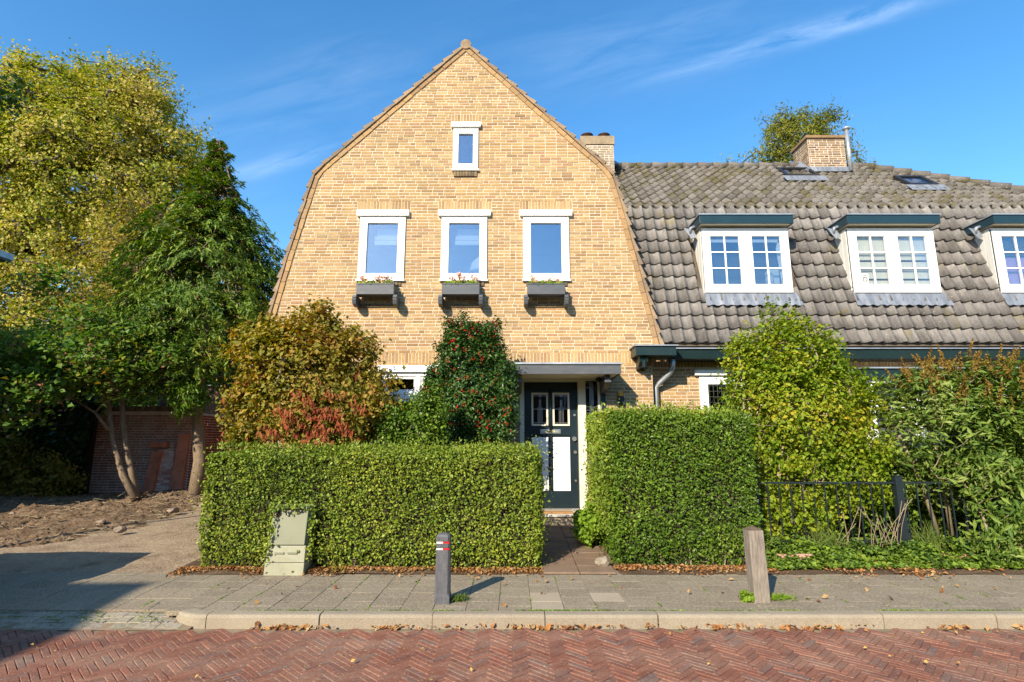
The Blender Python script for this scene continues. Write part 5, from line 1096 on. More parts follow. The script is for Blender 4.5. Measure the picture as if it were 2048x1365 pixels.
# ------------------------------------------------------------------ utility cabinet
cab = thing('utility_cabinet', 'pale olive-green street cabinet standing in the low hedge', 'utility cabinet', (-2.58, 6.65, 0.1))
def lean(x, z): return x + 0.0 * z
cx0, cx1 = -2.82, -2.38; yF = 6.585
mb = MB(); mb.prism_x([(yF + 0.01, 0.1), (yF + 0.01, 0.235), (yF + 0.30, 0.235), (yF + 0.30, 0.1)], cx0 - 0.005, cx1 + 0.005); mb.build('plinth', M['cabinet_pale'], cab, bevel=0.004)
mb = MB(); mb.prism_x([(yF + 0.02, 0.24), (yF + 0.02, 0.42), (yF + 0.3, 0.42), (yF + 0.3, 0.24)], cx0, cx1); b1 = mb.build('lower_panel', M['cabinet_pale'], cab, bevel=0.004)
mb = MB(); mb.box(cx0 + .09, cx0 + .20, yF + .005, yF + .019, .335, .350); mb.box(cx0 + .24, cx0 + .35, yF + .005, yF + .019, .335, .350); mb.build('vent', M['cabinet'], b1)
mb = MB(); mb.prism_x([(yF + 0.03, 0.425), (yF + 0.05, 0.825), (yF + 0.3, 0.825), (yF + 0.3, 0.425)], cx0 + 0.01, cx1 - 0.01); mb.build('body', M['cabinet'], cab)
mb = MB(); mb.prism_x([(yF + 0.012, 0.43), (yF + 0.03, 0.812), (yF + 0.048, 0.812), (yF + 0.029, 0.43)], cx0 + 0.015, cx1 - 0.015); dr = mb.build('door', M['cabinet'], cab, bevel=0.005)
mb = MB(); mb.prism_x([(yF + 0.005, 0.83), (yF + 0.01, 0.85), (yF + 0.15, 0.862), (yF + 0.32, 0.85), (yF + 0.32, 0.83)], cx0 - 0.005, cx1 + 0.005); mb.build('lid', M['cabinet_pale'], cab, bevel=0.006)
mb = MB(); mb.tube([(cx0 + .20, yF + .02, .785), (cx0 + .20, yF + .016, .748)], 0.013, 10); mb.build('lock_cover', M['cabinet_pale'], dr)
mb = MB(); mb.box(cx0 + .03, cx0 + .10, yF + 0.015, yF + 0.024, .735, .80); mb.build('dark_plate', M['copper'], dr)
for o_ in [c for c in cab.children_recursive]:
    for v in o_.data.vertices: v.co.x += 0.022 * (v.co.z) ; v.co.y += 0.05 * v.co.z
# ------------------------------------------------------------------ left background: walls, ivy, trees
bw = thing('garden_wall', 'old red brick garden wall with a walled-up plastered doorway', 'wall', (-9, 13, 0.25))
mb = MB(); mb.box(-15, -7.5, 13, 13.25, 0.0, 2.30); gwall = mb.build('wall', M['mortar_red'], bw)
op_ = (-8.75, -7.72, 0.0, 1.55)
emit_bricks(lay(lambda z: (-13, -7.5), 0.05, 2.22, [(-8.24, -7.83, 0, 1.42)]), gwall, M['brick_red'], (0, 13, 0), (1, 0, 0), (0, -1, 0), limit=250, score=lambda x, y: 215 < x < 380)
mb = MB()
x = -13.0
while x < -7.5: mb.box(x + .004, x + 0.056, 12.97, 13.25, 2.31, 2.42); x += 0.062
mb.build('coping', M['brick_dark'], gwall)
for poly, y_ in (([(-8.46, 0.2), (-8.22, 0.2), (-8.08, 1.38), (-8.28, 1.38)], 12.84), ([(-7.86, 0.2), (-7.56, 0.2), (-7.52, 1.78), (-7.74, 1.78)], 12.90)):
    mb = MB(); mb.prism_y(poly, y_, 12.99); mb.build('door_jamb', M['plaster2'], bw, bevel=0.01)
mb = MB(); mb.box(-8.24, -7.83, 12.955, 12.99, 0.2, 1.42); wu = mb.build('walled_up_doorway', M['plaster'], bw)
emit_bricks(lay(lambda z: (-8.22, -7.86), 0.25, 1.42, []), wu, M['brick_flaky'], (0, 12.955, 0), (1, 0, 0), (0, -1, 0), limit=80, score=lambda x, y: True)
mb = MB(); mb.box(-8.36, -7.98, 12.82, 12.99, 1.46, 1.60); mb.build('door_hood', M['plaster2'], bw, bevel=0.03)
# return wall receding
mb = MB(); mb.box(-7.5, -7.28, 13.0, 24, 0.0, 2.25); rw = mb.build('return_wall', M['mortar_red'], bw)
emit_bricks(lay(lambda z: (13, 22), 0.1, 2.25, []), rw, M['brick_deep'], (-7.28, 0, 0), (0, 1, 0), (1, 0, 0), limit=0, name='return_brick')
emit_bricks(lay(lambda z: (-7.5, -7.28), 0.1, 2.25, []), rw, M['brick_deep'], (0, 13, 0), (1, 0, 0), (0, -1, 0), limit=0, name='corner_brick')
# low side wall from the gabled house back to the right of the conifer
sw = thing('red_brick_wall', 'smooth dark red brick wall behind the conifer trunk', 'wall', (-6.4, 16, 0.3))
mb = MB(); mb.box(-7.2, -4.6, 16, 16.2, 0.2, 2.75); swm = mb.build('wall', M['mortar_red'], sw)
emit_bricks(lay(lambda z: (-7.2, -4.6), 0.25, 2.75, []), swm, M['brick_deep'], (0, 16, 0), (1, 0, 0), (0, -1, 0), limit=200, score=lambda x, y: x < 470)
mb = MB(); mb.box(-7.2, -4.6, 15.96, 16.24, 2.755, 2.83); mb.build('coping', M['anthra'], sw)
# house glimpsed behind
fh = thing('distant_house', 'brown brick house with white windows glimpsed behind the conifer trunk', 'house', (-12, 26, 0.3))
mb = MB(); mb.box(-17, -9.0, 26, 32, 0.2, 6.2); mb.build('wall', M['far_brick'], fh)
mb = MB(); mb.prism_x([(25.6, 6.2), (32.4, 6.2), (29, 9.0)], -17.2, -8.8); mb.build('roof', M['brick_dark'], fh)
for x in (-14.6, -12.6, -10.6):
    for z in (1.4, 4.2):
        mb = MB(); ring(mb, x, x + 1.2, z, z + 1.3, 0.09, 25.93, 26.02); mb.box(x + .56, x + .64, 25.935, 26.01, z + .09, z + 1.21); f_ = mb.build('window', M['white'], fh)
        mb = MB(); mb.box(x + .09, x + 1.11, 25.985, 25.995, z + .09, z + 1.21); mb.build('pane', M['glass'], f_)
mb = MB(); mb.tube([(-9.3, 25.9, 0.3), (-9.3, 25.9, 6.1)], 0.05, 8); mb.build('downpipe', M['zinc'], fh)
# ivy mass on the wall at left
ivy = thing('ivy', 'dark ivy curtain hanging over the left part of the red garden wall', 'ivy', (-11, 12.8, 0.3))
n = 42000; X = RNG.uniform(-15.5, -8.9, n); Z = RNG.uniform(0.15, 3.9, n); lim = 2.0 + 0.35 * np.sin(X * 2.1) ; P = np.stack([X, np.full(n, 12.8), Z], 1)
P[:, 1] -= 0.28 * (wob(P, 2.2) + 0.6) + np.abs(RNG.normal(0, 0.06, n)); k_ = (X < -9.6 + 0.45 * wob(P, 3.3) + 0.25 * (Z - 1.6)) ; P = P[k_]
leaf_mesh('foliage', P, np.tile([0, -1, 0.4], (len(P), 1)), 0.085, 0.075, M['l_ivy'], ivy)
mb = MB(); mb.box(-15.5, -9.7, 12.86, 12.96, 0.1, 3.6); mb.build('ivy_shade_core', M['core'], ivy)  # solid box behind the leaves, shade put into its dark colour
# big golden tree
bt = [E(180, 345, 21, 430, 400, 3.4), E(90, 265, 21, 260, 230, 3.0), E(250, 260, 21, 240, 210, 2.6), E(-40, 420, 21, 300, 500, 3.5), E(330, 330, 21, 180, 160, 2.0), E(150, 560, 21, 420, 330, 3.0), E(320, 460, 21, 260, 260, 2.4), E(60, 180, 21, 150, 110, 1.8), E(215, 170, 21, 190, 80, 1.6), E(315, 185, 21, 90, 100, 1.2), E(385, 310, 21, 90, 60, 1.0), E(50, 700, 20, 300, 260, 2.5), E(430, 560, 22, 160, 220, 1.6)]
bb = at(150, 900, 21); bt_base = (bb.x, 21, 0.3)
plant('golden_tree', 'very tall golden-yellow tree behind the garden wall at the left', 'tree', [[bt_base, (bb.x + .2, 21, 4), (bb.x + .1, 21, 8), (bb.x + .5, 21, 12), (bb.x + .3, 21, 15)]], [0.45, 0.36, 0.26, 0.15, 0.06], bt, 3000, 58, 0.21, 0.115, 0.085, M['l_tree'], M['bark_dark'], 0.018, inner=0.35)
# cypress
def frond_fn(C, cn):
    ax = np.array([ctr_x, 12.0, 0]); d = C - ax; d[:, 2] = 0; d = nrm(d + RNG.normal(size=d.shape) * np.array([.35, .35, 0]))
    idx = np.repeat(np.arange(len(C)), cn); n = len(idx); L_ = RNG.uniform(0.25, 0.75, len(C))[idx] * np.clip((8.9 - C[:, 2]) / 3.0, 0.22, 1.0)[idx]; t = RNG.uniform(0, 1, n) ** 0.8
    dd = d[idx]; side = np.stack([-dd[:, 1], dd[:, 0], np.zeros(n)], 1); tip = 1 - t * 0.75
    up = np.where(C[:, 2] > 7.3, 0.6, 0.05)[idx]
    s = RNG.normal(size=n) * 0.085 * tip
    P = C[idx] + dd * (t * L_)[:, None] + side * s[:, None]; P[:, 2] += up * t * L_ - 0.75 * t * t * L_ + RNG.normal(size=n) * 0.03 - np.abs(s) * 0.6
    tan = dd * 0.9 + side * (np.sign(s) * 0.7)[:, None]; tan[:, 2] = up * 0.5 - 1.2 * t - 0.2
    return P, nrm(tan)
def con_tan(P, c):
    d = P - np.array([at(400, 600, 12).x, 12, 0]); d[:, 2] = 0; return nrm(d) * 0.8 + np.array([0, 0, -0.85])
ctr_x = at(405, 700, 12).x
cy = [E(425, 450, 12, 120, 90, 0.5), E(420, 470, 12, 210, 150, 0.9), E(430, 550, 12, 250, 170, 1.1), E(420, 640, 12, 290, 170, 1.3), E(330, 540, 12, 130, 200, 0.8), E(310, 660, 12, 200, 180, 1.0), E(500, 500, 12.1, 90, 150, 0.5), E(520, 580, 12.1, 90, 130, 0.5), E(300, 740, 11.6, 170, 110, .7), E(400, 720, 12, 200, 90, .8)]
tb = at(392, 985, 12)
ex_ = []
for k in range(330):
    t_ = RNG.uniform(0, 1) ** 0.65; yp = 278 + t_ * 190; hw_ = (6 + t_ * 68) * RNG.uniform(0.1, 1); a_ = RNG.uniform(0, 6.28)
    q_ = at(437 - 8 * t_ + hw_ * math.cos(a_), yp, 12); ex_.append((q_.x, 12 + hw_ * 0.0115 * math.sin(a_), q_.z))
ex_ = np.array(ex_)
cyt, CC = plant('cypress_tree', 'dark green cypress tree with drooping sprays and a bare grey trunk', 'tree', [[(tb.x, 12, 0.25), (tb.x + 0.02, 12, 1.2), (ctr_x - 0.02, 12, 2.5), (ctr_x + 0.1, 12, 5), (ctr_x + 0.3, 12, 7.5), (at(437, 275, 12).x, 12, 8.7)]], [0.17, 0.13, 0.11, 0.07, 0.02, 0.004], cy, 1300, 46, 0.115, 0.12, 0.032, M['l_conifer'], M['bark'], 0.006, inner=0.3, extra=ex_, frond=frond_fn, spread=0.5, up=0.5)
sel = CC[RNG.permutation(len(CC))[:260]]; P = np.repeat(sel, 9, axis=0) + RNG.normal(size=(len(sel) * 9, 3)) * 0.07 + np.array([0, -0.1, 0]); leaf_mesh('cones', P, RNG.normal(size=P.shape), 0.035, 0.03, M['cone'], cyt)
plant('cypress_sapling', 'fresh green cypress sprig sprouting low on the bare grey trunk', 'branch', [[(tb.x + 0.05, 11.8, 2.3), (tb.x - 0.25, 11.5, 2.55), (tb.x - 0.1, 11.4, 2.3)]], [0.02, 0.012, 0.008], [E(372, 800, 11.4, 90, 60, 0.25)], 45, 40, 0.07, 0.12, 0.03, M['l_hedge2'], M['bark'], 0.004, tan_fn=lambda P, c: np.tile([0.3, -0.3, -0.9], (len(P), 1)), crown='foliage', stem='stem')
# maple with two slender trunks
mp = [E(90, 710, 10.5, 290, 80, 0.9), E(50, 770, 10.3, 220, 80, 0.8), E(190, 730, 10.6, 190, 70, 0.7), E(240, 670, 10.9, 110, 80, 0.6), E(20, 840, 10.2, 110, 60, 0.5), E(220, 775, 10.8, 90, 36, 0.4), E(-60, 740, 10, 120, 200, 0.8), E(320, 710, 11, 80, 50, 0.4), E(150, 640, 10.7, 130, 50, .5), E(100, 570, 10.9, 90, 50, .4)]
def mk(pxs, Y): return [tuple(at(x, y, Y)) for x, y in pxs]
tr1 = mk([(272, 1000), (245, 950), (225, 880), (216, 800), (212, 700), (200, 620)], 11.4); tr2 = mk([(275, 1002), (262, 940), (247, 860), (243, 780), (245, 690), (250, 600)], 11.5)
tr3 = mk([(216, 860), (190, 825), (150, 800), (90, 780)], 11.2)
mpt, MC = plant('maple_tree', 'shaded green maple with two slender curved trunks and rusty seed bunches', 'tree', [tr1, tr2, tr3], [0.075, 0.062, 0.052, 0.042, 0.03, 0.02][:6], mp, 560, 52, 0.20, 0.115, 0.10, M['l_maple'], M['bark'], 0.005, inner=0.2) if False else (None, None)
def plant_multi(name, label, cat, trs, rads, ells, ncl, lpc, rc, Ls, Ws, mat, bark, rmin):
    t = thing(name, label, cat, trs[0][0]); C = ell_points(ells, ncl, 0.2); ends = np.array([tr[-1] for tr in trs]); wh = np.argmin(np.linalg.norm(C[:, None] - ends[None], axis=2), axis=1)
    for i, tr in enumerate(trs):
        mb = MB(); skeleton(mb, tr, rads[i], C[wh == i], rmin) if (wh == i).any() else mb.tube(tr, rads[i], 8); mb.build('trunk' if i < 2 else 'limb', bark, t)
    P = np.repeat(C, lpc, axis=0) + RNG.normal(size=(len(C) * lpc, 3)) * rc * np.array([1, 1, .55]); leaf_mesh('crown', P, np.tile([0, -0.3, 1.0], (len(P), 1)), Ls, Ws, mat, t, spread=0.6); return t, C
mpt, MC = plant_multi('maple_tree', 'shaded green maple with two slender curved trunks and rusty seed bunches', 'tree', [tr1, tr2, tr3], [[.08, .062, .052, .042, .03, .02], [.075, .06, .05, .04, .03, .02], [.03, .025, .018, .01]], mp, 300, 34, 0.21, 0.09, 0.075, M['l_maple'], M['bark'], 0.005)
sel = MC[RNG.permutation(len(MC))[:120]]; P = np.repeat(sel, 12, axis=0) + RNG.normal(size=(len(sel) * 12, 3)) * 0.08 + np.array([0, -0.12, -0.05]); leaf_mesh('seed_bunches', P, RNG.normal(size=P.shape), 0.06, 0.03, M['cone'], mpt)
# darker trees filling behind the wall
plant('evergreen_tree', 'dense dark evergreen behind the garden wall between golden tree and cypress', 'tree', [[(-11.5, 16.5, 0.3), (-11.5, 16.5, 3.5), (-11.3, 16.5, 6)]], [0.2, 0.15, 0.06], [E(140, 760, 16.5, 330, 200, 1.5), E(300, 740, 16.8, 220, 200, 1.2), E(0, 820, 16, 260, 240, 1.5), E(220, 850, 16.5, 260, 120, 1.2), E(420, 720, 18, 160, 130, 1.0)], 560, 55, 0.26, 0.14, 0.09, M['l_oak'], M['bark_dark'], 0.01, inner=0.2)
plant('bare_brown_tree', 'half-bare brownish tree standing in front of the golden crown', 'tree', [[(-9.6, 15, 0.3), (-9.5, 15, 3), (-9.2, 15, 5.5), (-9.1, 15, 7.4)]], [0.14, 0.11, 0.07, 0.02], [E(240, 540, 15, 190, 200, 1.0), E(270, 440, 15, 110, 120, 0.7), E(190, 620, 15, 160, 120, 0.8)], 330, 20, 0.20, 0.07, 0.05, M['l_brownish'], M['bark_dark'], 0.007, inner=0.1)
# larch behind the right chimney
la = [E(1600, 285, 24, 150, 70, 1.2), E(1555, 250, 24, 90, 40, 0.8), E(1640, 240, 24, 90, 60, 0.8), E(1500, 318, 24, 90, 26, 0.8), E(1660, 300, 24, 100, 70, 0.9), E(1600, 330, 24, 200, 60, 1.2), E(1560, 300, 24, 80, 60, .8), E(1735, 332, 24, 60, 14, .6)]
lb = at(1605, 700, 24); plant('larch_tree', 'yellow-green larch rising behind the right-hand chimney', 'tree', [[(lb.x, 24, 0.3), (lb.x, 24, 8), (lb.x + .1, 24, 12), (at(1600, 235, 24).x, 24, 15.3)]], [0.3, 0.22, 0.12, 0.03], la, 230, 60, 0.20, 0.18, 0.045, M['l_larch'], M['bark_dark'], 0.018, inner=0.1, tan_fn=lambda P, c: RNG.normal(size=P.shape) + np.array([0, 0, -0.3]))
# oak at the left edge whose branches reach into the frame
plant('oak_tree', 'dark oak whose leafy branch tips reach in at the left edge', 'tree', [[(-11.2, 8.6, 0.15), (-11.1, 8.6, 3.5), (-10.7, 8.8, 6.5), (-10.2, 9, 8.2)]], [0.22, 0.18, 0.12, 0.05], [E(-25, 182, 9.2, 100, 60, 0.4), E(-250, 260, 9.2, 160, 200, 0.9), E(-110, 190, 9.2, 90, 50, .4)], 150, 46, 0.14, 0.10, 0.07, M['l_oak'], M['bark_dark'], 0.007, inner=0.2)
# neighbouring building: only its eave corner enters the frame
nb = thing('neighbour_building', 'neighbouring building of which only a grey eave corner shows at the left edge', 'building', (-14, 8, 0.1))
c_ = at(28, 515, 11.0)
mb = MB(); mb.box(-18, c_.x - 0.5, 6.2, 10.7, 0.0, c_.z - 0.12); mb.build('wall', M['far_brick'], nb)
mb = MB(); mb.box(-18.4, c_.x, 5.9, 11.0, c_.z - 0.08, c_.z + 0.05); mb.build('roof_edge', M['zinc'], nb)
mb = MB(); mb.box(-18.4, c_.x - 0.02, 5.9, 10.98, c_.z - 0.119, c_.z - 0.081); mb.build('soffit', M['anthra'], nb)
# house across the street (behind the camera, left) that shades the road corner
ac = thing('house_across_street', 'flat-roofed house across the street whose shadow covers the left road corner', 'house', (-15, -9, 0))
mb = MB(); mb.box(-22, -10.6, -15, -5.8, 0.0, 7.85); mb.build('wall', M['brick_chim'], ac)
mb = MB(); mb.box(-22.1, -10.5, -15.1, -5.7, 7.86, 8.02); mb.build('roof_edge', M['zinc'], ac)
for x in (-20.5, -17.5, -14.5, -12.2):
    for z in (1, 4.4): mb = MB(); mb.box(x - .6, x + .6, -5.79, -5.74, z, z + 1.6); f_ = mb.build('window', M['white'], ac); mb = MB(); mb.box(x - .5, x + .5, -5.735, -5.72, z + .1, z + 1.5); mb.build('pane', M['glass_dark'], f_)
tr = thing('unseen_terrace', 'unseen long brown brick terrace added across the street for the ground-floor panes to reflect', 'house', (8, -17, 0))  # unseen terrace, added so low panes mirror brick instead of bright sky
mb = MB(); mb.box(-9.5, 34, -22, -14, 0.0, 5.6); mb.build('wall', M['far_brick'], tr)
mb = MB(); mb.prism_x([(-13.6, 5.61), (-18, 8.6), (-22.4, 5.61)], -9.7, 34.2); mb.build('roof', M['brick_dark'], tr)
for k in range(11):
    for z in (0.9, 3.5): x = -8.5 + 3.9 * k; mb = MB(); mb.box(x, x + 1.7, -13.995, -13.94, z, z + 1.4); f_ = mb.build('window', M['white'], tr); mb = MB(); mb.box(x + .1, x + 1.6, -13.935, -13.92, z + .1, z + 1.3); mb.build('pane', M['glass_dark'], f_)
# lamp post left of the frame, its thin shadow crosses the driveway
lp = thing('street_lamp', 'slim street lamp whose thin shadow crosses the sandy driveway', 'street lamp', (-8.7, 4.85, 0))
mb = MB(); mb.tube([(-8.7, 4.85, 0), (-8.7, 4.85, 2), (-8.7, 4.85, 6.2)], [0.06, 0.045, 0.035], 10); mb.build('pole', M['zinc'], lp)
mb = MB(); mb.box(-8.95, -8.45, 4.75, 4.95, 6.2, 6.32); mb.build('lamp_head', M['zinc'], lp, bevel=0.02)
# ------------------------------------------------------------------ parked car at the left edge
car = thing('parked_car', 'grey hatchback of which only the tail with red light shows at the left edge', 'car', (-7.2, 5.02, 0))
def car_body():
    secs = [(-5.13, .55, .50, .80), (-5.17, .42, .45, .92), (-5.3, .30, .40, 1.0), (-5.6, .25, 0, 1.02), (-6.4, .22, 0, 1.0), (-8.2, .22, 0, .97), (-8.9, .22, 0, .82), (-9.1, .35, 0, .65)]
    mb = MB(); V = []; ws = [.70, .82, .86, .87, .87, .87, .83, .70]; rows = []
    for (x, zb, _, zt), w in zip(secs, ws):
        for y, z in ((-w * .95, zb), (-w, zb + .15), (-w, (zb + zt) / 2), (-w * .96, zt - .06), (-w * .88, zt), (w * .88, zt), (w * .96, zt - .06), (w, (zb + zt) / 2), (w, zb + .15), (w * .95, zb)): V.append((x, 5.02 + y, z))
    n = 10; f = [(i * n + k, i * n + (k + 1) % n, (i + 1) * n + (k + 1) % n, (i + 1) * n + k) for i in range(len(secs) - 1) for k in range(n)]
    f.append(tuple(range(n - 1, -1, -1))); f.append(tuple((len(secs) - 1) * n + k for k in range(n))); mb.add(V, f, smooth=True); mb.build('body', M['carpaint'], car)
    mb = MB(); V = []
    for x, w, z in ((-5.35, .72, .99), (-5.58, .60, 1.43), (-6.6, .60, 1.47), (-7.5, .58, 1.42), (-8.3, .70, .95)): V += [(x, 5.02 - w, z), (x, 5.02 + w, z)]
    f = [(0, 1, 3, 2), (2, 3, 5, 4), (4, 5, 7, 6), (6, 7, 9, 8), (0, 2, 4, 6, 8), (9, 7, 5, 3, 1)]; mb.add(V, f); mb.build('cabin', M['glass_dark'], car)
    mb = MB(); mb.prism_y([(-5.55, 1.44), (-5.57, 1.47), (-6.6, 1.51), (-7.5, 1.46), (-7.5, 1.42), (-6.6, 1.475)], 5.02 - .61, 5.02 + .61); mb.build('roof_panel', M['carpaint'], car)
    mb = MB(); mb.box(-8.3, -5.4, 5.02 - .6, 5.02 + .6, .9, .96); mb.build('interior', M['black'], car)
    for x in (-5.95, -8.45):
        for y in (4.27, 5.77): mb = MB(); mb.tube([(x, y - .1, .31), (x, y + .1, .31)], .31, 18); wh = mb.build('wheel', M['tyre'], car); mb = MB(); mb.tube([(x, y - .105, .31), (x, y + .105, .31)], .19, 14); mb.build('rim', M['zinc'], wh)
    for y in (4.22, 5.72): mb = MB(); mb.box(-5.20, -5.08, y - .05, y + .12, .72, .93); mb.build('tail_light', M['tail'], car, bevel=0.02)
    mb = MB(); mb.box(-5.2, -5.09, 4.35, 5.7, .36, .52); mb.build('bumper', M['black'], car, bevel=0.03)
car_body()
car.location.x -= 0.28
# ------------------------------------------------------------------ fallen leaves, ground cover, weeds
def scatter(name, label, cat, n, xs, ys, zf, Ls, Ws, mat, clump=0.0, flatn=True, lift=0.01, edge=0):
    X = RNG.uniform(*xs, n); Y = RNG.uniform(*ys, n)
    if edge: Y = ys[1] - np.abs(RNG.normal(0, edge, n)) * (1.0 + 0.6 * np.sin(X * 5.1) * np.sin(X * 2.3))
    P = np.stack([X, Y, X * 0], 1)
    if clump: k_ = wob(P, abs(clump)) > (0.1 if clump > 0 else -0.2); P = P[k_]
    P[:, 2] = zf(P[:, 0], P[:, 1]) + lift + np.abs(RNG.normal(0, 0.008, len(P)))
    o = leaf_mesh(name, P, np.tile([0, 0, 1.0], (len(P), 1)), Ls, Ws, mat, None, spread=0.45, kind='stuff'); tag(o, label, cat); return o
scatter('fallen_leaves', 'brown and orange fallen leaves lying along the bottom of the kerb', 'leaves', 300, (-2.3, 5.6), (5.0, 5.155), lambda x, y: x * 0 + 0.004, 0.036, 0.022, M['fallen'], 1.9, edge=0.05)
P = []
for xc, k in ((-1.95, 40), (-1.0, 22), (0.25, 26), (0.6, 14), (1.75, 18), (2.55, 24), (3.8, 20), (4.6, 30)):
    P.append(np.stack([RNG.normal(xc, 0.13, k), 5.15 - np.abs(RNG.normal(0, 0.03, k)), np.abs(RNG.normal(0.010, 0.010, k))], 1))
P = np.vstack(P); o = leaf_mesh('fallen_leaves', P, np.tile([0, -.5, 1.0], (len(P), 1)), 0.05, 0.03, M['fallen'], None, spread=0.5, kind='stuff'); tag(o, 'small heaps of orange leaves caught against the kerb face', 'leaves')
scatter('fallen_leaves', 'scattered single leaves lying on the grey pavement slabs', 'leaves', 55, (-3.0, 6.2), (5.3, 6.6), lambda x, y: x * 0 + 0.104, 0.05, 0.03, M['fallen'])
scatter('fallen_leaves', 'few tiny pale leaves lying on the red brick road', 'leaves', 60, (-4.5, 4.8), (3.9, 5.0), lambda x, y: x * 0 + 0.006, 0.028, 0.018, M['l_gold'])
scatter('leaf_litter', 'brown leaf litter under the foot of the low hedge', 'leaves', 3000, (-3.9, 0.45), (6.60, 6.86), lambda x, y: garden_h(x, y) + 0.003, 0.034, 0.021, M['fallen'], edge=0.11)
scatter('leaf_litter', 'brown leaf litter mixed with ivy under the tall hedge', 'leaves', 1300, (1.0, 3.1), (6.66, 6.92), lambda x, y: garden_h(x, y) + 0.003, 0.034, 0.021, M['fallen'], edge=0.11)
scatter('leaf_litter', 'orange leaf litter strewn in front of the iron fence', 'leaves', 7000, (3.0, 7.6), (6.62, 7.3), lambda x, y: garden_h(x, y) + 0.004, 0.038, 0.024, M['fallen'], edge=0.27)
scatter('ground_cover', 'ivy and low green weeds creeping below the iron fence', 'ground cover', 14000, (2.9, 7.8), (6.78, 7.75), lambda x, y: garden_h(x, y) + 0.01 + 0.20 * RNG.uniform(size=len(x)) * np.clip((y - 6.75) * 1.9, 0, 1) * np.clip(0.7 + wob(np.stack([x, y, x * 0], 1), 4), 0.1, 1.6), 0.05, 0.043, M['l_ivy_light'], -4.2)
scatter('ivy_edge', 'ivy creeping onto the pavement edge below the tall hedge', 'ground cover', 5200, (0.95, 3.2), (6.60, 7.05), lambda x, y: garden_h(x, y) + 0.005 + 0.11 * RNG.uniform(size=len(x)) * np.clip((y - 6.6) * 3, 0, 1), 0.055, 0.048, M['l_ivy_light'], 3.0)
def blades(name, label, n, xs, ys, h, mat, zf=gzv, clump=0):
    X = RNG.uniform(*xs, n); Y = RNG.uniform(*ys, n); P = np.stack([X, Y, X * 0], 1)
    if clump: P = P[wob(P, clump) > 0.05]
    P[:, 2] = zf(P[:, 1]) + h * 0.45; tn = np.tile([0, 0, 1.0], (len(P), 1)) + RNG.normal(size=(len(P), 3)) * 0.25
    o = leaf_mesh(name, P, RNG.normal(size=P.shape) + np.array([0, -1, 0]), h, 0.008, mat, None, tan=tn, spread=0.1, kind='stuff'); tag(o, label, 'grass'); return o
blades('grass', 'tall yellowing grass and dry stalks behind the iron fence', 7000, (3.1, 8), (7.3, 8.0), 0.42, M['grass'], clump=2)
blades('grass', 'short tufts of grass at the back edge of the pavement by the fence', 5000, (3.0, 7.4), (6.6, 7.1), 0.07, M['grass'], clump=3)
P = np.stack([RNG.normal(-0.52, 0.05, 160), RNG.normal(5.60, 0.03, 160), np.full(160, 0.13)], 1); o = leaf_mesh('grass_tuft', P, RNG.normal(size=P.shape), 0.075, 0.007, M['grass'], None, tan=np.tile([0.2, 0, 1.0], (160, 1)), spread=0.1, kind='stuff'); tag(o, 'thin grass tuft at the foot of the dark plastic bollard', 'grass')
P = np.stack([RNG.normal(2.56, 0.08, 300), RNG.normal(5.66, 0.035, 300), np.full(300, 0.12)], 1); o = leaf_mesh('grass_tuft', P, RNG.normal(size=P.shape), 0.08, 0.008, M['l_lime'], None, tan=np.tile([0.9, 0, .5], (300, 1)), spread=0.1, kind='stuff'); tag(o, 'bright grass tuft at the foot of the wooden bollard', 'grass')
plant('weed', 'small lime-green leafy weed left of the wooden bollard foot', 'weed', [[(2.27, 5.6, 0.1), (2.26, 5.6, 0.14)]], [0.004, 0.003], [(2.25, 5.58, 0.14, 0.06, 0.04, 0.035)], 16, 14, 0.014, 0.035, 0.032, M['l_lime'], M['twig'], 0.002, crown='foliage', stem='stem')
xx = []
for xc, n_ in ((RNG.uniform(-2.7, 6, 60), 26),):
    for c_ in xc: xx.append(np.stack([RNG.normal(c_, 0.07, n_), RNG.normal(5.283, 0.005, n_), np.full(n_, 0.107)], 1))
for k in range(40):
    xj = 0.33 + 0.3 * RNG.integers(-12, 16) - 0.15; y0_ = RNG.uniform(5.3, 6.5); xx.append(np.stack([RNG.normal(xj, 0.004, 14), RNG.normal(y0_, 0.06, 14), np.full(14, 0.104)], 1))
for k in range(60):
    xx.append(np.stack([RNG.normal(RNG.uniform(-6, -3.1), 0.05, 12), np.full(12, 5.2 + 0.1 * RNG.integers(0, 3)) + RNG.normal(0, 0.005, 12), np.full(12, 0.05)], 1))
P = np.vstack(xx); o = leaf_mesh('moss', P, np.tile([0, -0.3, 1.0], (len(P), 1)), 0.016, 0.010, M['l_ivy_light'], None, spread=0.8, kind='stuff'); tag(o, 'thin moss growing in the joints between pavement slabs and kerb', 'moss')
# dry stalks in front of the fence
for i_, (x, y) in enumerate(((4.75, 7.3), (4.55, 7.35))):
    pass
st = thing('dry_stalks', 'bundle of pale dry stalks leaning against the iron fence', 'plant', (4.6, 7.35, 0.2))
mb = MB()
for _ in range(22):
    x = random.uniform(4.1, 5.0); a_ = random.gauss(0.12, 0.3); L_ = random.uniform(0.3, 0.7); mb.tube([(x, 7.38, 0.18), (x + a_ * L_ * .5, 7.36, 0.18 + L_ * .5), (x + a_ * L_ * 1.3, 7.33, 0.18 + L_)], 0.004, 4, caps=False)
mb.build('stalks', M['twig'], st)
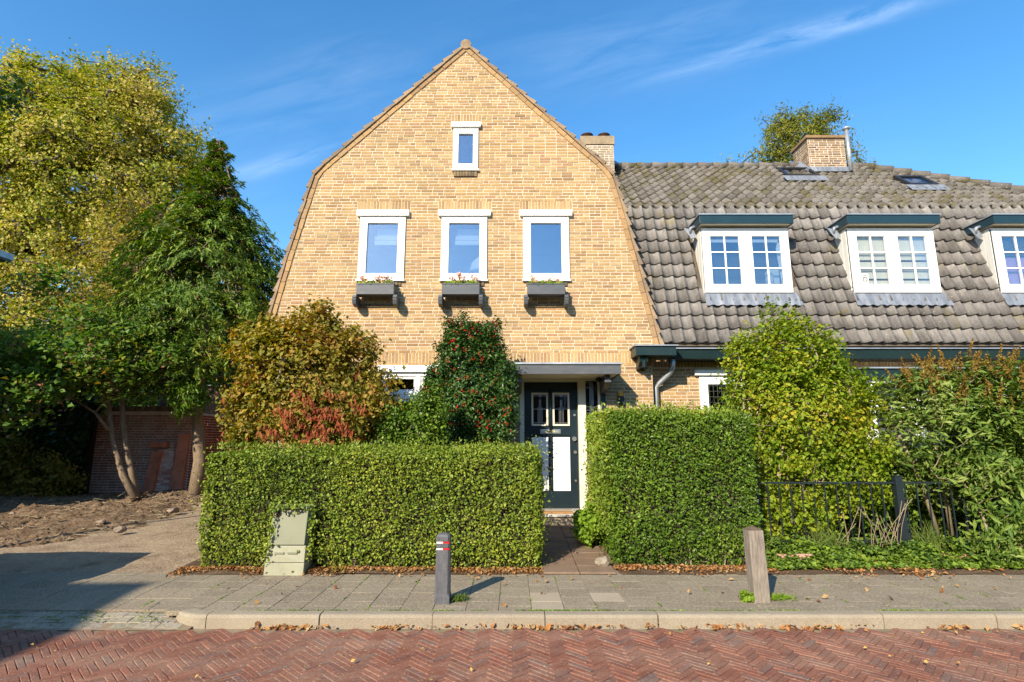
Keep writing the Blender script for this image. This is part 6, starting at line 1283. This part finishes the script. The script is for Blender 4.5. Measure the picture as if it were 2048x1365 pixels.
# edging bricks half buried below the fence
for i_, (x, lab) in enumerate(((3.35, 'red edging brick half buried just right of the wooden bollard'), (3.59, 'second half-buried red edging brick from the wooden bollard'), (5.35, 'red edging brick lying right of the iron fence post'), (5.6, 'rightmost red edging brick below the iron fence'))):
    mb = MB(); mb.box(x - 0.1, x + 0.1, 7.06, 7.12, 0.1, 0.24); o = mb.build('edging_brick', M['brick_red'], None, bevel=0.008); tag(o, lab, 'brick', 'edging bricks below the fence')
# rubble in the dug soil
rub = [((-5.9, 8.6), .09), ((-6.6, 9.2), .07), ((-6.2, 10.4), .12), ((-7.6, 11.6), .14), ((-6.0, 11.0), .08), ((-8.6, 9.8), .10)]
labs = ['small pale lump of rubble nearest the pavement in the dug soil', 'small brown clod lying behind the nearest rubble lump', 'flat pale rubble slab beside the edge of the sandy driveway', 'large grey rubble block at the back of the dug soil', 'small pale rubble lump where soil meets the back of the driveway', 'brown clod far left in the dug soil']
for i_, ((p, s_), lb_) in enumerate(zip(rub, labs)):
    rock('rubble', lb_, 'rubble', (p[0], p[1], gz(p[1]) + 0.08), (s_ * 1.1, s_ * .8, s_ * .45), M['rubble'], i_ * 5 + 1, 'rubble in the dug soil')
# loose clods of soil: beyond counting
clod = MB()
for _ in range(2600):
    x = random.uniform(-12, -5.4); y = random.uniform(7.9, 12.6)
    if not sandmask(x + 0.1, y): continue
    z = float(heap(np.array([x]), np.array([y]))[0]); s_ = random.choice((0.015, 0.02, 0.03, 0.05, 0.065)) * random.uniform(.7, 1.2)
    V = [(x + s_ * a * random.uniform(.6, 1.3), y + s_ * b * random.uniform(.6, 1.3), z + s_ * c * random.uniform(.5, 1)) for a, b, c in ((1, 0, 0), (-1, 0, 0), (0, 1, 0), (0, -1, 0), (0, 0, 1), (0, 0, -1))]
    clod.add(V, [(0, 2, 4), (2, 1, 4), (1, 3, 4), (3, 0, 4), (2, 0, 5), (1, 2, 5), (3, 1, 5), (0, 3, 5)])
o = clod.build('soil_clods', M['dug'], None, kind='stuff'); tag(o, 'loose clods scattered over the dug soil at the left', 'soil')
tw = MB()
for _ in range(420):
    x = random.uniform(-11, -5.3); y = random.uniform(7.9, 12.4)
    if not sandmask(x, y): continue
    z = float(heap(np.array([x]), np.array([y]))[0]) + 0.01; L_ = random.uniform(0.08, 0.4); a_ = random.uniform(0, 6.28)
    tw.tube([(x, y, z), (x + math.cos(a_) * L_ * .5, y + math.sin(a_) * L_ * .5, z + random.uniform(0, .05)), (x + math.cos(a_ + .5) * L_, y + math.sin(a_ + .5) * L_, z + random.uniform(-.01, .04))], random.uniform(0.003, 0.008), 4, caps=False)
o = tw.build('twigs', M['twig'], None, kind='stuff'); tag(o, 'pale broken twigs strewn over the dug soil at the left', 'twigs')
# root tangle at the foot of the cypress
rt = thing('root_tangle', 'tangle of dead roots and twigs at the foot of the cypress trunk', 'roots', (-6.3, 11.8, 0.3))
mb = MB()
for _ in range(150):
    x = random.gauss(-7.0, 0.55); y = random.gauss(11.75, 0.25); z = gz(y) + random.uniform(0.02, 0.22); L_ = random.uniform(0.2, 0.6); a_ = random.uniform(0, 6.28)
    mb.tube([(x, y, z), (x + math.cos(a_) * L_ * .5, y + math.sin(a_) * L_ * .3, z + random.uniform(-.02, .08)), (x + math.cos(a_ + .4) * L_, y + math.sin(a_ + .4) * L_ * .5, z - random.uniform(0, .08))], random.uniform(0.004, 0.013), 4, caps=False)
mb.build('roots', M['bark'], rt, kind='stuff')
# small light shrub under the ivy, left
plant('small_shrub', 'low sunlit bush at the left edge in front of the ivy', 'shrub', [[(-11.0, 12.2, 0.3), (-11.0, 12.2, 0.9)]], [0.03, 0.02], [E(60, 960, 12.2, 200, 90, 0.35), E(10, 930, 12.2, 90, 110, .35)], 150, 46, 0.10, 0.075, 0.055, M['l_brownish'], M['twig'], 0.004)
